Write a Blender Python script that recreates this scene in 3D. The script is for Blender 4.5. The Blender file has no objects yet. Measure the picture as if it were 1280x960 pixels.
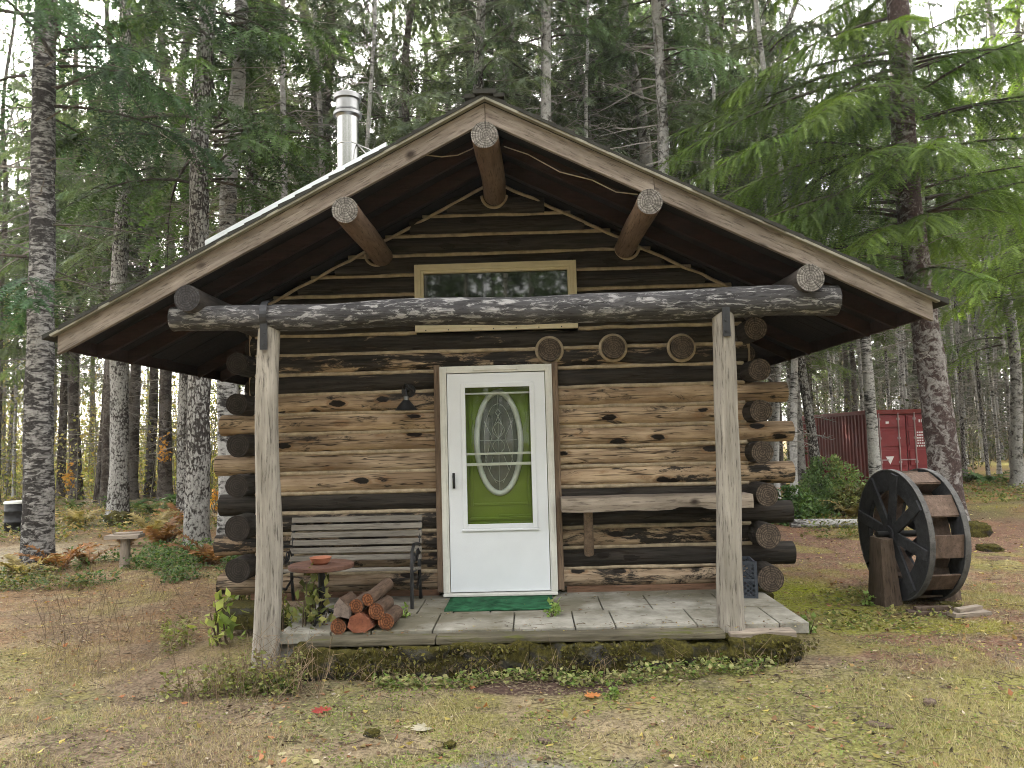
import bpy, math, random
import numpy as np
from mathutils import Matrix, Vector, Quaternion, noise as mnoise

random.seed(7)
rng = np.random.default_rng(11)
R_ = math.radians
scene = bpy.context.scene
COL = scene.collection

# ------------------------------------------------------------------ camera
FPX, YAW, PITCH, ROLL = 960.0, 1.2, 4.2, -1.5
CAM = Vector((0, -7.1, 1.65))
CR = Matrix.Rotation(R_(YAW), 3, 'Z') @ Matrix.Rotation(R_(90 + PITCH), 3, 'X') @ Matrix.Rotation(R_(ROLL), 3, 'Z')
cam_data = bpy.data.cameras.new('camera')
cam = bpy.data.objects.new('camera', cam_data)
COL.objects.link(cam)
cam.matrix_world = Matrix.Translation(CAM) @ CR.to_4x4()
cam_data.sensor_width = 36
cam_data.lens = 36 * FPX / 1280
cam_data.clip_start = 0.1
cam_data.clip_end = 2000
scene.camera = cam


def ray(px, py):
    return CR @ Vector(((px - 640) / FPX, (480 - py) / FPX, -1))


def at(px, py, Y):
    d = ray(px, py)
    return CAM + d * ((Y - CAM.y) / d.y)


def ground_spot(px, D):
    d = ray(px, 545)
    return (CAM.x + d.x * D, CAM.y + d.y * D)


# ------------------------------------------------------------------ helpers
WL = {}


def tag(o, label=None, cat=None, group=None, kind=None):
    if label: o['label'] = label
    if cat: o['category'] = cat
    if group: o['group'] = group
    if kind: o['kind'] = kind
    return o


def empty(name, loc, rz=0.0, label=None, cat=None, group=None):
    o = bpy.data.objects.new(name, None)
    COL.objects.link(o)
    o.location = loc
    o.rotation_euler = (0, 0, rz)
    WL[o.name] = Vector(loc)
    return tag(o, label, cat, group)


def link(name, me, parent=None, loc=(0, 0, 0), rot=None):
    o = bpy.data.objects.new(name, me)
    COL.objects.link(o)
    loc = Vector(loc)
    if parent is not None:
        o.parent = parent
        o.location = loc - WL[parent.name]
    else:
        o.location = loc
    if rot is not None:
        o.rotation_euler = rot
    WL[o.name] = loc
    return o


class MB:
    def __init__(self):
        self.v, self.f, self.m, self.s = [], [], [], []

    def add(self, verts, faces, mat=0, smooth=False):
        n = len(self.v)
        self.v.extend([tuple(p) for p in verts])
        for f in faces:
            self.f.append([i + n for i in f])
            self.m.append(mat)
            self.s.append(smooth)

    def box(self, c, size, rot=None, mat=0):
        c = Vector(c)
        hx, hy, hz = size[0] / 2, size[1] / 2, size[2] / 2
        vs = [Vector((x * hx, y * hy, z * hz)) for x in (-1, 1) for y in (-1, 1) for z in (-1, 1)]
        if rot is not None:
            vs = [rot @ p for p in vs]
        self.add([p + c for p in vs], [(0, 1, 3, 2), (4, 6, 7, 5), (0, 4, 5, 1), (2, 3, 7, 6), (0, 2, 6, 4), (1, 5, 7, 3)], mat)

    def bar(self, a, b, w, h, mat=0, up=(0, 0, 1)):
        a, b = Vector(a), Vector(b)
        d = (b - a)
        L = d.length
        x = d.normalized()
        up = Vector(up)
        if abs(x.dot(up)) > .98: up = Vector((0, 1, 0))
        y = up.cross(x).normalized()
        z = x.cross(y)
        rot = Matrix((x, y, z)).transposed()
        self.box((a + b) / 2, (L, w, h), rot, mat)

    def tube(self, pts, rad, sides=10, mat=0, capmat=None, caps=True, wob=0.0, seed=0, smooth=True):
        pts = [Vector(p) for p in pts]
        n = len(pts)
        if not hasattr(rad, '__len__'): rad = [rad] * n
        base = len(self.v)
        x0 = (pts[1] - pts[0]).normalized()
        up = Vector((0, 0, 1)) if abs(x0.z) < .9 else Vector((0, 1, 0))
        side = up.cross(x0).normalized()
        vs = []
        for i, p in enumerate(pts):
            if i == 0: t = pts[1] - pts[0]
            elif i == n - 1: t = pts[-1] - pts[-2]
            else: t = pts[i + 1] - pts[i - 1]
            t.normalize()
            side = (side - t * side.dot(t)).normalized()
            u2 = t.cross(side)
            for k in range(sides):
                a = 2 * math.pi * k / sides
                r = rad[i]
                if wob:
                    q = Vector((p.x * 2.2 + seed * 7.3 + math.cos(a) * .9, p.y * 2.2 + math.sin(a) * .9 + seed, p.z * 2.2 + seed * 3.1))
                    r *= 1 + wob * mnoise.noise(q)
                vs.append(p + side * (math.cos(a) * r) + u2 * (math.sin(a) * r))
        fs = []
        for i in range(n - 1):
            for k in range(sides):
                k2 = (k + 1) % sides
                fs.append((i * sides + k, i * sides + k2, (i + 1) * sides + k2, (i + 1) * sides + k))
        self.add(vs, fs, mat, smooth)
        if caps:
            cm = mat if capmat is None else capmat
            self.add(vs[:sides], [tuple(reversed(range(sides)))], cm)
            self.add(vs[-sides:], [tuple(range(sides))], cm)

    def prism(self, poly, axis, t, mat=0):
        # poly: list of Vector (planar, ordered); axis: extrusion vector
        poly = [Vector(p) for p in poly]
        ax = Vector(axis) * t
        n = len(poly)
        vs = poly + [p + ax for p in poly]
        fs = [tuple(reversed(range(n))), tuple(range(n, 2 * n))]
        for k in range(n):
            k2 = (k + 1) % n
            fs.append((k, k2, n + k2, n + k))
        self.add(vs, fs, mat)

    def ring(self, c, ux, uy, r0, r1, t, n=48, mat=0, a0=0, a1=2 * math.pi, wob=0):
        # annulus of thickness t along ux x uy
        c, ux, uy = Vector(c), Vector(ux), Vector(uy)
        nz = ux.cross(uy).normalized() * (t / 2)
        full = abs((a1 - a0) - 2 * math.pi) < 1e-4
        m = n if full else n + 1
        vs = []
        for i in range(m):
            a = a0 + (a1 - a0) * i / n
            d = ux * math.cos(a) + uy * math.sin(a)
            vs += [c + d * r0 - nz, c + d * r1 - nz, c + d * r1 + nz, c + d * r0 + nz]
        fs = []
        for i in range(n):
            j = (i + 1) % m
            for k in range(4):
                k2 = (k + 1) % 4
                fs.append((i * 4 + k, i * 4 + k2, j * 4 + k2, j * 4 + k))
        if not full:
            fs.append((3, 2, 1, 0)); e = (m - 1) * 4; fs.append((e, e + 1, e + 2, e + 3))
        self.add(vs, fs, mat)

    def mesh(self, name, mats, origin=(0, 0, 0), rot=None):
        me = bpy.data.meshes.new(name)
        o = Vector(origin)
        vs = [Vector(p) - o for p in self.v]
        if rot is not None:
            inv = rot.inverted()
            vs = [inv @ p for p in vs]
        me.from_pydata([tuple(p) for p in vs], [], self.f)
        for m in (mats if isinstance(mats, (list, tuple)) else [mats]):
            me.materials.append(m)
        me.polygons.foreach_set('material_index', self.m)
        me.polygons.foreach_set('use_smooth', self.s)
        me.update()
        return me

    def build(self, name, mats, parent=None, bevel=0, local=False, loc=None, rot=None):
        """vertices are in world space unless local; parent = thing or part"""
        if loc is not None:
            org = Vector(loc)
        elif parent is not None and not local:
            org = WL[parent.name]
        elif parent is not None:
            org = WL[parent.name]
        else:
            org = Vector((0, 0, 0))
        rm = rot.to_matrix() if rot is not None else None
        me = self.mesh(name, mats, (0, 0, 0) if local else org, rm)
        o = link(name, me, parent, org, rot)
        if bevel:
            b = o.modifiers.new('bevel', 'BEVEL')
            b.width = bevel; b.segments = 2; b.limit_method = 'ANGLE'
        return o


def mesh_np(name, V, F, mats, midx=None, col=None, smooth=False):
    """fast mesh from numpy: V (n,3), F (m,k) all same size; col per-vertex (n,3)"""
    me = bpy.data.meshes.new(name)
    nv, nf, k = len(V), len(F), F.shape[1]
    me.vertices.add(nv)
    me.vertices.foreach_set('co', np.ascontiguousarray(V, dtype=np.float32).ravel())
    me.loops.add(nf * k)
    me.loops.foreach_set('vertex_index', np.ascontiguousarray(F, dtype=np.int32).ravel())
    me.polygons.add(nf)
    me.polygons.foreach_set('loop_start', np.arange(0, nf * k, k, dtype=np.int32))
    me.polygons.foreach_set('loop_total', np.full(nf, k, dtype=np.int32))
    for m in (mats if isinstance(mats, (list, tuple)) else [mats]):
        me.materials.append(m)
    if midx is not None:
        me.polygons.foreach_set('material_index', np.ascontiguousarray(midx, dtype=np.int32))
    if smooth:
        me.polygons.foreach_set('use_smooth', np.ones(nf, dtype=bool))
    if col is not None:
        at_ = me.color_attributes.new('Col', 'FLOAT_COLOR', 'POINT')
        c4 = np.ones((nv, 4), dtype=np.float32); c4[:, :3] = col
        at_.data.foreach_set('color', c4.ravel())
    me.update(calc_edges=True)
    return me


# ------------------------------------------------------------------ materials
class NT:
    def __init__(self, name):
        self.mat = bpy.data.materials.new(name)
        self.mat.use_nodes = True
        self.t = self.mat.node_tree
        self.t.nodes.clear()
        self.out = self.n('ShaderNodeOutputMaterial')

    def n(self, typ, **kw):
        x = self.t.nodes.new(typ)
        for k, v in kw.items():
            setattr(x, k, v)
        return x

    def l(self, a, b):
        self.t.links.new(a, b)

    def inp(self, sock, v):
        if isinstance(v, bpy.types.NodeSocket): self.l(v, sock)
        else: sock.default_value = v

    def coord(self, kind='Object', scale=(1, 1, 1), off=None):
        tc = self.n('ShaderNodeTexCoord')
        m = self.n('ShaderNodeMapping')
        self.l(tc.outputs[kind], m.inputs['Vector'])
        m.inputs['Scale'].default_value = scale
        if off is not None: self.l(off, m.inputs['Location'])
        return m.outputs['Vector']

    def noise(self, vec, scale=1, detail=4, rough=.55, dist=0, out='Fac'):
        x = self.n('ShaderNodeTexNoise')
        self.l(vec, x.inputs['Vector'])
        x.inputs['Scale'].default_value = scale
        x.inputs['Detail'].default_value = detail
        x.inputs['Roughness'].default_value = rough
        x.inputs['Distortion'].default_value = dist
        return x.outputs[out]

    def voro(self, vec, scale=1, feature='F1', out='Distance', rand=1):
        x = self.n('ShaderNodeTexVoronoi')
        x.feature = feature
        self.l(vec, x.inputs['Vector'])
        x.inputs['Scale'].default_value = scale
        x.inputs['Randomness'].default_value = rand
        return x.outputs[out]

    def ramp(self, fac, stops, interp='LINEAR'):
        x = self.n('ShaderNodeValToRGB')
        cr = x.color_ramp
        cr.interpolation = interp
        while len(cr.elements) < len(stops): cr.elements.new(.5)
        for e, (p, c) in zip(cr.elements, stops):
            e.position = p
            e.color = (c, c, c, 1) if not hasattr(c, '__len__') else (*c[:3], 1)
        self.inp(x.inputs['Fac'], fac)
        return x.outputs['Color']

    def mix(self, fac, a, b, mode='MIX'):
        x = self.n('ShaderNodeMix', data_type='RGBA', blend_type=mode)
        self.inp(x.inputs[0], fac)
        for s, v in ((6, a), (7, b)):
            if isinstance(v, bpy.types.NodeSocket): self.l(v, x.inputs[s])
            else: x.inputs[s].default_value = (*v[:3], 1) if hasattr(v, '__len__') else (v, v, v, 1)
        return x.outputs[2]

    def math(self, op, a, b=0.0, c=None, clamp=False):
        x = self.n('ShaderNodeMath', operation=op, use_clamp=clamp)
        self.inp(x.inputs[0], a); self.inp(x.inputs[1], b)
        if c is not None: self.inp(x.inputs[2], c)
        return x.outputs[0]

    def oattr(self, name, out='Fac'):
        x = self.n('ShaderNodeAttribute', attribute_type='OBJECT', attribute_name=name)
        return x.outputs[out]

    def vcol(self, name='Col'):
        x = self.n('ShaderNodeAttribute', attribute_type='GEOMETRY', attribute_name=name)
        return x.outputs['Color']

    def orand(self):
        return self.n('ShaderNodeObjectInfo').outputs['Random']

    def bump(self, h, strength=.5, dist=.02):
        x = self.n('ShaderNodeBump')
        x.inputs['Strength'].default_value = strength
        x.inputs['Distance'].default_value = dist
        self.l(h, x.inputs['Height'])
        return x.outputs['Normal']

    def bsdf(self, col, rough=.8, metal=0, normal=None, spec=.3):
        x = self.n('ShaderNodeBsdfPrincipled')
        self.inp(x.inputs['Base Color'], col if isinstance(col, bpy.types.NodeSocket) else (*col[:3], 1))
        self.inp(x.inputs['Roughness'], rough)
        x.inputs['Metallic'].default_value = metal
        x.inputs['Specular IOR Level'].default_value = spec
        if normal is not None: self.l(normal, x.inputs['Normal'])
        self.l(x.outputs[0], self.out.inputs[0])
        return x


def m_plain(name, col, rough=.7, metal=0, var=.15, nscale=8, bump=.15, spec=.3):
    t = NT(name)
    c = t.coord('Object')
    nz = t.noise(c, nscale, 6, .65)
    k = t.ramp(nz, [(.3, 1 - var), (.7, 1 + var)])
    colr = t.mix(1.0, col, k, 'MULTIPLY')
    t.bsdf(colr, rough, metal, t.bump(nz, bump, .01), spec)
    return t.mat


def m_wood(name, ca, cb, dark=(.03, .022, .018), scale=(1, 10, 10), crack=.5, rough=.85, knots=0.0, patch=None, pth=.55, seedattr=True, pscale=None, pw=.06):
    """grain runs along the axis whose scale is small"""
    t = NT(name)
    off = None
    if seedattr:
        cx = t.n('ShaderNodeCombineXYZ')
        s = t.math('MULTIPLY', t.oattr('seed'), 13.7)
        for i in range(3): t.l(s, cx.inputs[i])
        off = cx.outputs[0]
    c = t.coord('Object', scale, off)
    g = t.noise(c, 2.2, 8, .68, .4)
    col = t.mix(t.ramp(g, [(.3, 0), (.7, 1)]), ca, cb)
    big = t.noise(t.coord('Object', (scale[0] * .7 + .4, scale[1] * .12 + .4, scale[2] * .12 + .4), off), 1.6, 4, .6)
    col = t.mix(t.ramp(big, [(.35, .55), (.65, 0)]), col, [x * .55 for x in ca])
    fine = t.noise(c, 9, 5, .7)
    ck = t.ramp(fine, [(.36, 1), (.46, 0)])
    col = t.mix(t.math('MULTIPLY', ck, crack), col, dark)
    if patch is not None:
        pc = t.noise(t.coord('Object', pscale or [s_ * .35 + .6 for s_ in scale], off), 1.7, 9, .75, .6)
        col = t.mix(t.ramp(pc, [(pth, 0), (pth + pw, 1)]), col, patch)
    h = t.math('ADD', g, t.math('MULTIPLY', ck, -.6))
    if knots:
        kv = t.voro(t.coord('Object', [min(2.2, s_ * .8 + .8) for s_ in scale], off), 1.4)
        kn = t.ramp(kv, [(.05, 1), (knots, 0)])
        col = t.mix(kn, col, dark)
        h = t.math('ADD', h, kn)
    t.bsdf(col, rough, 0, t.bump(h, .55, .012), .2)
    return t.mat


def m_log():
    """cabin wall log: local X is the length; per-object 'black', 'tone', 'seed'"""
    t = NT('wall_log_wood')
    cx = t.n('ShaderNodeCombineXYZ')
    s = t.math('MULTIPLY', t.oattr('seed'), 17.3)
    for i in range(3): t.l(s, cx.inputs[i])
    off = cx.outputs[0]
    g = t.noise(t.coord('Object', (.8, 12, 12), off), 2.5, 9, .68, .5)
    tan = t.mix(t.ramp(g, [(.28, 0), (.72, 1)]), (.33, .225, .14), (.70, .54, .375))
    grey = t.mix(t.ramp(g, [(.28, 0), (.72, 1)]), (.11, .085, .064), (.42, .345, .265))
    col = t.mix(t.oattr('tone'), tan, grey)
    soft = t.noise(t.coord('Object', (.9, 3, 3), off), 1.8, 5, .6)
    col = t.mix(t.ramp(soft, [(.38, .75), (.62, 0)]), col, (.155, .10, .06))
    # old bark / black weathered skin, in long ragged patches
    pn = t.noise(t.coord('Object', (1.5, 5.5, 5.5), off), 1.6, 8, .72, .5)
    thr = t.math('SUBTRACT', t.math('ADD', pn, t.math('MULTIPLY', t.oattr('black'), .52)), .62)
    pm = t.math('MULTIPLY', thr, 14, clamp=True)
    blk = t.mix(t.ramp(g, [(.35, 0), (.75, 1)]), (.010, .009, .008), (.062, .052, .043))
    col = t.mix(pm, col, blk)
    # knots
    kv = t.voro(t.coord('Object', (2.7, 6.2, 6.2), off), 1.0)
    kd = t.noise(t.coord('Object', (6, 14, 14), off), 2, 5, .6)
    kk = t.math('ADD', kv, t.math('MULTIPLY', kd, .25))
    kn = t.ramp(kk, [(.30, 1), (.34, 0)])
    ringk = t.ramp(kk, [(.30, 0), (.36, .6), (.44, 0)])
    col = t.mix(t.math('MULTIPLY', ringk, t.math('SUBTRACT', 1.0, pm)), col, (.21, .115, .055))
    col = t.mix(kn, col, (.016, .012, .010))
    # long drying cracks
    cr = t.noise(t.coord('Object', (.35, 9, 9), off), 2.1, 3, .5, .3)
    ck = t.ramp(t.math('ABSOLUTE', t.math('SUBTRACT', cr, .5)), [(.006, .85), (.016, 0)])
    col = t.mix(ck, col, (.02, .014, .010))
    h = t.math('ADD', g, t.math('MULTIPLY', ck, -1.2))
    h = t.math('ADD', h, t.math('MULTIPLY', kn, -.7))
    t.bsdf(col, .82, 0, t.bump(h, .6, .014), .2)
    return t.mat


def m_logend(name, ca, cb, crack=(.02, .017, .015)):
    """sawn end grain: rings about the local X axis"""
    t = NT(name)
    tc = t.n('ShaderNodeTexCoord')
    sp = t.n('ShaderNodeSeparateXYZ')
    t.l(tc.outputs['Object'], sp.inputs[0])
    r = t.math('SQRT', t.math('ADD', t.math('POWER', sp.outputs[1], 2.0), t.math('POWER', sp.outputs[2], 2.0)))
    nz = t.noise(t.coord('Object', (9, 9, 9)), 1.4, 5, .6)
    rr = t.math('ADD', t.math('MULTIPLY', r, 330.0), t.math('MULTIPLY', nz, 15.0))
    rings = t.math('ADD', t.math('MULTIPLY', t.math('SINE', rr), .5), .5)
    col = t.mix(rings, ca, cb)
    col = t.mix(t.ramp(nz, [(.35, .7), (.6, 0)]), col, [c * .45 for c in ca])
    ang = t.math('ARCTAN2', sp.outputs[1], sp.outputs[2])
    cxyz = t.n('ShaderNodeCombineXYZ')
    t.l(t.math('MULTIPLY', ang, 3.0), cxyz.inputs[0])
    rn = t.noise(cxyz.outputs[0], 1.4, 4, .7)
    col = t.mix(t.ramp(t.math('ABSOLUTE', t.math('SUBTRACT', rn, .47)), [(.010, .95), (.028, 0)]), col, crack)
    t.bsdf(col, .9, 0, t.bump(rings, .15, .004), .15)
    return t.mat


def m_bark(name, dark, pale, amount=.5, zs=10.0, xy=4.0, style='bands'):
    t = NT(name)
    cx = t.n('ShaderNodeCombineXYZ')
    s = t.math('MULTIPLY', t.orand(), 31.0)
    for i in range(3): t.l(s, cx.inputs[i])
    off = cx.outputs[0]
    if style == 'bands':
        a = t.noise(t.coord('Object', (xy, xy, zs), off), 1.5, 9, .72, .7)
    else:
        a0 = t.voro(t.coord('Object', (xy * 2.2, xy * 2.2, zs * .7), off), 1.6, 'DISTANCE_TO_EDGE')
        a1 = t.noise(t.coord('Object', (xy, xy, zs), off), 2.0, 7, .7, .5)
        a = t.math('ADD', t.math('MULTIPLY', a0, .55), t.math('MULTIPLY', a1, .78))
    big = t.noise(t.coord('Object', (1.4, 1.4, .8), off), 1.3, 4, .6)
    val = t.math('ADD', a, t.math('MULTIPLY', t.math('SUBTRACT', big, .5), .5))
    k = t.ramp(val, [(.56 - amount * .18 - .05, 0), (.56 - amount * .18 + .07, 1)])
    fine = t.noise(t.coord('Object', (16, 16, 10), off), 2, 6, .7)
    pc = t.mix(t.ramp(fine, [(.3, 0), (.7, 1)]), [c * .55 for c in pale], pale)
    dc = t.mix(t.ramp(fine, [(.3, 0), (.7, 1)]), [c * .45 for c in dark], [c * 1.7 for c in dark])
    col = t.mix(k, dc, pc)
    h = t.math('ADD', t.math('MULTIPLY', val, 1.0), t.math('MULTIPLY', fine, .4))
    t.bsdf(col, .92, 0, t.bump(h, .9, .03), .12)
    return t.mat


def m_foliage(name, hue=(1, 1, 1), trans=.35, randv=.35):
    t = NT(name)
    col = t.vcol()
    k = t.ramp(t.orand(), [(0, 1 - randv), (1, 1 + randv)])
    col = t.mix(1.0, col, k, 'MULTIPLY')
    col = t.mix(1.0, col, hue, 'MULTIPLY')
    d = t.n('ShaderNodeBsdfPrincipled')
    t.l(col, d.inputs['Base Color'])
    d.inputs['Roughness'].default_value = .62
    d.inputs['Specular IOR Level'].default_value = .22
    tr = t.n('ShaderNodeBsdfTranslucent')
    tcol = t.mix(1.0, col, (1.25, 1.3, .7), 'MULTIPLY')
    t.l(tcol, tr.inputs['Color'])
    mx = t.n('ShaderNodeMixShader')
    mx.inputs[0].default_value = trans
    t.l(d.outputs[0], mx.inputs[1]); t.l(tr.outputs[0], mx.inputs[2])
    t.l(mx.outputs[0], t.out.inputs[0])
    return t.mat


def m_glass(name, tint=(.9, .95, .92), refl=1.0):
    t = NT(name)
    tr = t.n('ShaderNodeBsdfTransparent'); tr.inputs[0].default_value = (*tint, 1)
    gl = t.n('ShaderNodeBsdfGlossy'); gl.inputs['Roughness'].default_value = .015
    fr = t.n('ShaderNodeFresnel'); fr.inputs[0].default_value = 1.5
    mx = t.n('ShaderNodeMixShader')
    t.l(t.math('MULTIPLY', fr.outputs[0], refl, clamp=True), mx.inputs[0])
    t.l(tr.outputs[0], mx.inputs[1]); t.l(gl.outputs[0], mx.inputs[2])
    t.l(mx.outputs[0], t.out.inputs[0])
    return t.mat


M = {}
M['log'] = m_log()
M['logend'] = m_logend('sawn_log_end', (.055, .042, .033), (.16, .125, .098))
M['logend_black'] = m_logend('blackened_log_end', (.022, .018, .016), (.052, .043, .037))
M['logend_grey'] = m_logend('grey_sawn_end', (.13, .12, .11), (.31, .29, .27))
M['logend_dark'] = m_logend('dark_sawn_end', (.035, .033, .036), (.075, .072, .075))
M['logend_fire'] = m_logend('fresh_orange_sawn_end', (.12, .043, .02), (.31, .125, .055))
M['chink'] = m_plain('tan_chinking', (.34, .275, .195), .9, 0, .35, 14, .3)
M['post'] = m_wood('pale_peeled_post_wood', (.20, .182, .155), (.44, .405, .355), (.05, .042, .035), (.6, 9, 9), .75, knots=.2)
M['beam'] = m_wood('blackened_beam_wood', (.030, .029, .031), (.098, .095, .10), (.010, .010, .010), (.9, 9, 9), .7, patch=(.26, .255, .255), pth=.52, pscale=(4, 15, 15), pw=.07)
M['purlin'] = m_wood('brown_purlin_wood', (.125, .082, .058), (.255, .175, .122), (.03, .02, .015), (.8, 9, 9), .6)
M['eaveplate'] = m_wood('dark_wall_plate_wood', (.035, .03, .027), (.11, .095, .085), (.012, .01, .01), (.8, 9, 9), .5)
M['barge'] = m_wood('weathered_barge_wood', (.15, .12, .10), (.34, .295, .255), (.04, .03, .025), (1.0, 11, 11), .6, knots=.13)
M['soffit'] = m_wood('stained_shade_toned_soffit', (.006, .0045, .004), (.016, .011, .009), (.005, .004, .004), (1.2, 8, 8), .4)  # dark stain, taken darker still to put the eave shade into the colour
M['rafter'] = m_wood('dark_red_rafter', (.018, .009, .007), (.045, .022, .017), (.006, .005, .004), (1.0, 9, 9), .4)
M['jamb'] = m_wood('brown_jamb_wood', (.12, .082, .056), (.27, .195, .14), (.02, .014, .012), (10, 10, .7), .5)
M['sillboard'] = m_wood('red_brown_sill_board', (.13, .072, .046), (.22, .13, .085), (.03, .02, .015), (.8, 10, 10), .5)
M['plank'] = m_wood('weathered_plank', (.22, .18, .145), (.40, .345, .285), (.04, .03, .025), (.8, 10, 10), .6, knots=.12)
M['slat'] = m_wood('grey_bench_slat', (.16, .145, .125), (.30, .275, .24), (.04, .035, .03), (.8, 14, 14), .5)
M['shingle'] = m_plain('dark_roof_edge', (.03, .03, .026), .95, 0, .4, 12, .5)
M['mossyedge'] = m_plain('pale_drip_edge', (.20, .19, .15), .7, 0, .3, 9, .3)
M['metalroof'] = m_plain('galvanised_roof_sheet', (.62, .66, .70), .38, .65, .08, 5, .05, .5)
M['steel'] = m_plain('polished_steel_pipe', (.27, .27, .26), .27, 1.0, .06, 4, .02, .5)
M['steeldark'] = m_plain('pipe_cap_steel', (.22, .22, .22), .35, 1.0, .15, 6, .05, .5)
M['white'] = m_plain('white_door_paint', (.66, .69, .74), .42, 0, .03, 5, .03, .4)
M['whitetrim'] = m_plain('aged_white_trim', (.58, .58, .55), .5, 0, .10, 9, .08, .4)
M['cream'] = m_plain('cream_window_trim', (.60, .54, .40), .55, 0, .08, 9, .05, .3)
M['green'] = m_plain('lime_green_door_paint', (.118, .185, .006), .45, 0, .05, 6, .03, .4)
M['ovalglass'] = m_plain('dark_leaded_glass', (.055, .065, .062), .12, 0, .2, 30, .25, .6)
M['came'] = m_plain('grey_lead_came', (.36, .38, .38), .4, .3, .1, 9, .05, .5)
M['ovalrim'] = m_plain('pale_oval_rim', (.52, .55, .54), .45, 0, .05, 9, .05, .4)
M['glass'] = m_glass('storm_glass', (.95, .97, .95), .28)
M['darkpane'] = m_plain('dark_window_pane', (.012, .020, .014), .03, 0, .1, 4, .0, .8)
M['iron'] = m_plain('black_iron', (.016, .016, .017), .5, .3, .3, 20, .2, .4)
M['strap'] = m_plain('dark_steel_strap', (.035, .036, .04), .5, .5, .2, 20, .15, .4)
M['mat'] = m_plain('worn_green_mat', (.022, .085, .042), .98, 0, .7, 9, .9, .05)
M['terracotta'] = m_plain('terracotta', (.30, .118, .07), .8, 0, .12, 12, .1)
M['tabletop'] = m_wood('reddish_round_table_wood', (.10, .05, .036), (.20, .11, .08), (.03, .02, .015), (2, 9, 9), .4)
M['crate'] = m_plain('slate_blue_plastic', (.036, .043, .055), .55, 0, .12, 12, .05)
M['concrete'] = m_plain('grey_concrete', (.27, .265, .25), .95, 0, .35, 7, .5)


def m_paver():
    t = NT('porch_pavers')
    c = t.coord('Object')
    a = t.noise(c, 3.5, 8, .68)
    col = t.ramp(a, [(.3, (.10, .095, .075)), (.5, (.24, .23, .20)), (.72, (.37, .355, .315))])
    st = t.noise(c, 1.3, 5, .6)
    col = t.mix(t.ramp(st, [(.42, .75), (.60, 0)]), col, (.10, .088, .055))
    d = t.noise(c, 40, 4, .6)
    t.bsdf(col, .93, 0, t.bump(t.math('ADD', a, t.math('MULTIPLY', d, .3)), .4, .01), .15)
    return t.mat


def m_mossystone():
    t = NT('mossy_stone')
    off = None
    cx = t.n('ShaderNodeCombineXYZ')
    s = t.math('MULTIPLY', t.oattr('seed'), 9.0)
    for i in range(3): t.l(s, cx.inputs[i])
    c = t.coord('Object', (1, 1, 1), cx.outputs[0])
    a = t.noise(c, 5, 8, .7)
    stone = t.ramp(a, [(.3, (.012, .011, .010)), (.7, (.11, .105, .095))])
    mm = t.noise(c, 3.2, 7, .7)
    fine = t.noise(c, 45, 4, .7)
    mossc = t.mix(t.ramp(fine, [(.3, 0), (.7, 1)]), (.014, .014, .006), (.088, .076, .018))
    gm = t.n('ShaderNodeNewGeometry')
    sp = t.n('ShaderNodeSeparateXYZ'); t.l(gm.outputs['Normal'], sp.inputs[0])
    k = t.math('ADD', mm, t.math('MULTIPLY', sp.outputs[2], .22))
    col = t.mix(t.ramp(k, [(.40, 0), (.52, 1)]), stone, mossc)
    h = t.math('ADD', a, t.math('MULTIPLY', fine, .5))
    t.bsdf(col, .95, 0, t.bump(h, .9, .03), .1)
    return t.mat


M['paver'] = m_paver()
M['mossstone'] = m_mossystone()
M['edgeboard'] = m_wood('damp_edge_board', (.070, .062, .042), (.165, .145, .105), (.03, .03, .02), (.8, 9, 9), .5, patch=(.075, .078, .022), pth=.54)

# ------------------------------------------------------------------ vector noise for terrain
def vnoise(x, y, seed=0):
    x = np.asarray(x, dtype=np.float64); y = np.asarray(y, dtype=np.float64)
    xi = np.floor(x).astype(np.int64); yi = np.floor(y).astype(np.int64)
    xf = x - xi; yf = y - yi
    u = xf * xf * (3 - 2 * xf); v = yf * yf * (3 - 2 * yf)

    def h(a, b):
        n = (a * 374761393 + b * 668265263 + seed * 1274126177) & 0xFFFFFFFF
        n = ((n ^ (n >> 13)) * 1274126177) & 0xFFFFFFFF
        n = (n ^ (n >> 16)) & 0xFFFF
        return n / 65535.0
    return (h(xi, yi) * (1 - u) + h(xi + 1, yi) * u) * (1 - v) + (h(xi, yi + 1) * (1 - u) + h(xi + 1, yi + 1) * u) * v


def fbm(x, y, oct=4, seed=0):
    a, s, t = .5, 0, 0
    for i in range(oct):
        s = s + a * vnoise(x * 2 ** i, y * 2 ** i, seed + i * 17)
        t += a; a *= .5
    return s / t


def sstep(a, b, x):
    t = np.clip((x - a) / (b - a), 0, 1)
    return t * t * (3 - 2 * t)


def gz(x, y):
    x = np.asarray(x, float); y = np.asarray(y, float)
    near = np.exp(-((x / 14) ** 2 + ((y - 1) / 14) ** 2))
    z = (fbm(x * .35, y * .35, 3, 5) - .5) * .16 + (fbm(x * 2.1, y * 2.1, 3, 9) - .5) * .055
    z = z + (fbm(x * 7, y * 7, 2, 13) - .5) * .022 * near
    far = sstep(9, 40, np.hypot(x, y))
    z = z + far * (fbm(x * .06, y * .06, 3, 21) - .5) * .9
    # flat pad under the cabin
    pad = sstep(.0, .6, np.minimum(np.minimum(x + 3.1, 2.6 - x), np.minimum(y + 1.6, 6 - y)))
    return z * (1 - pad)


def gzf(x, y): return float(gz(x, y))


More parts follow.
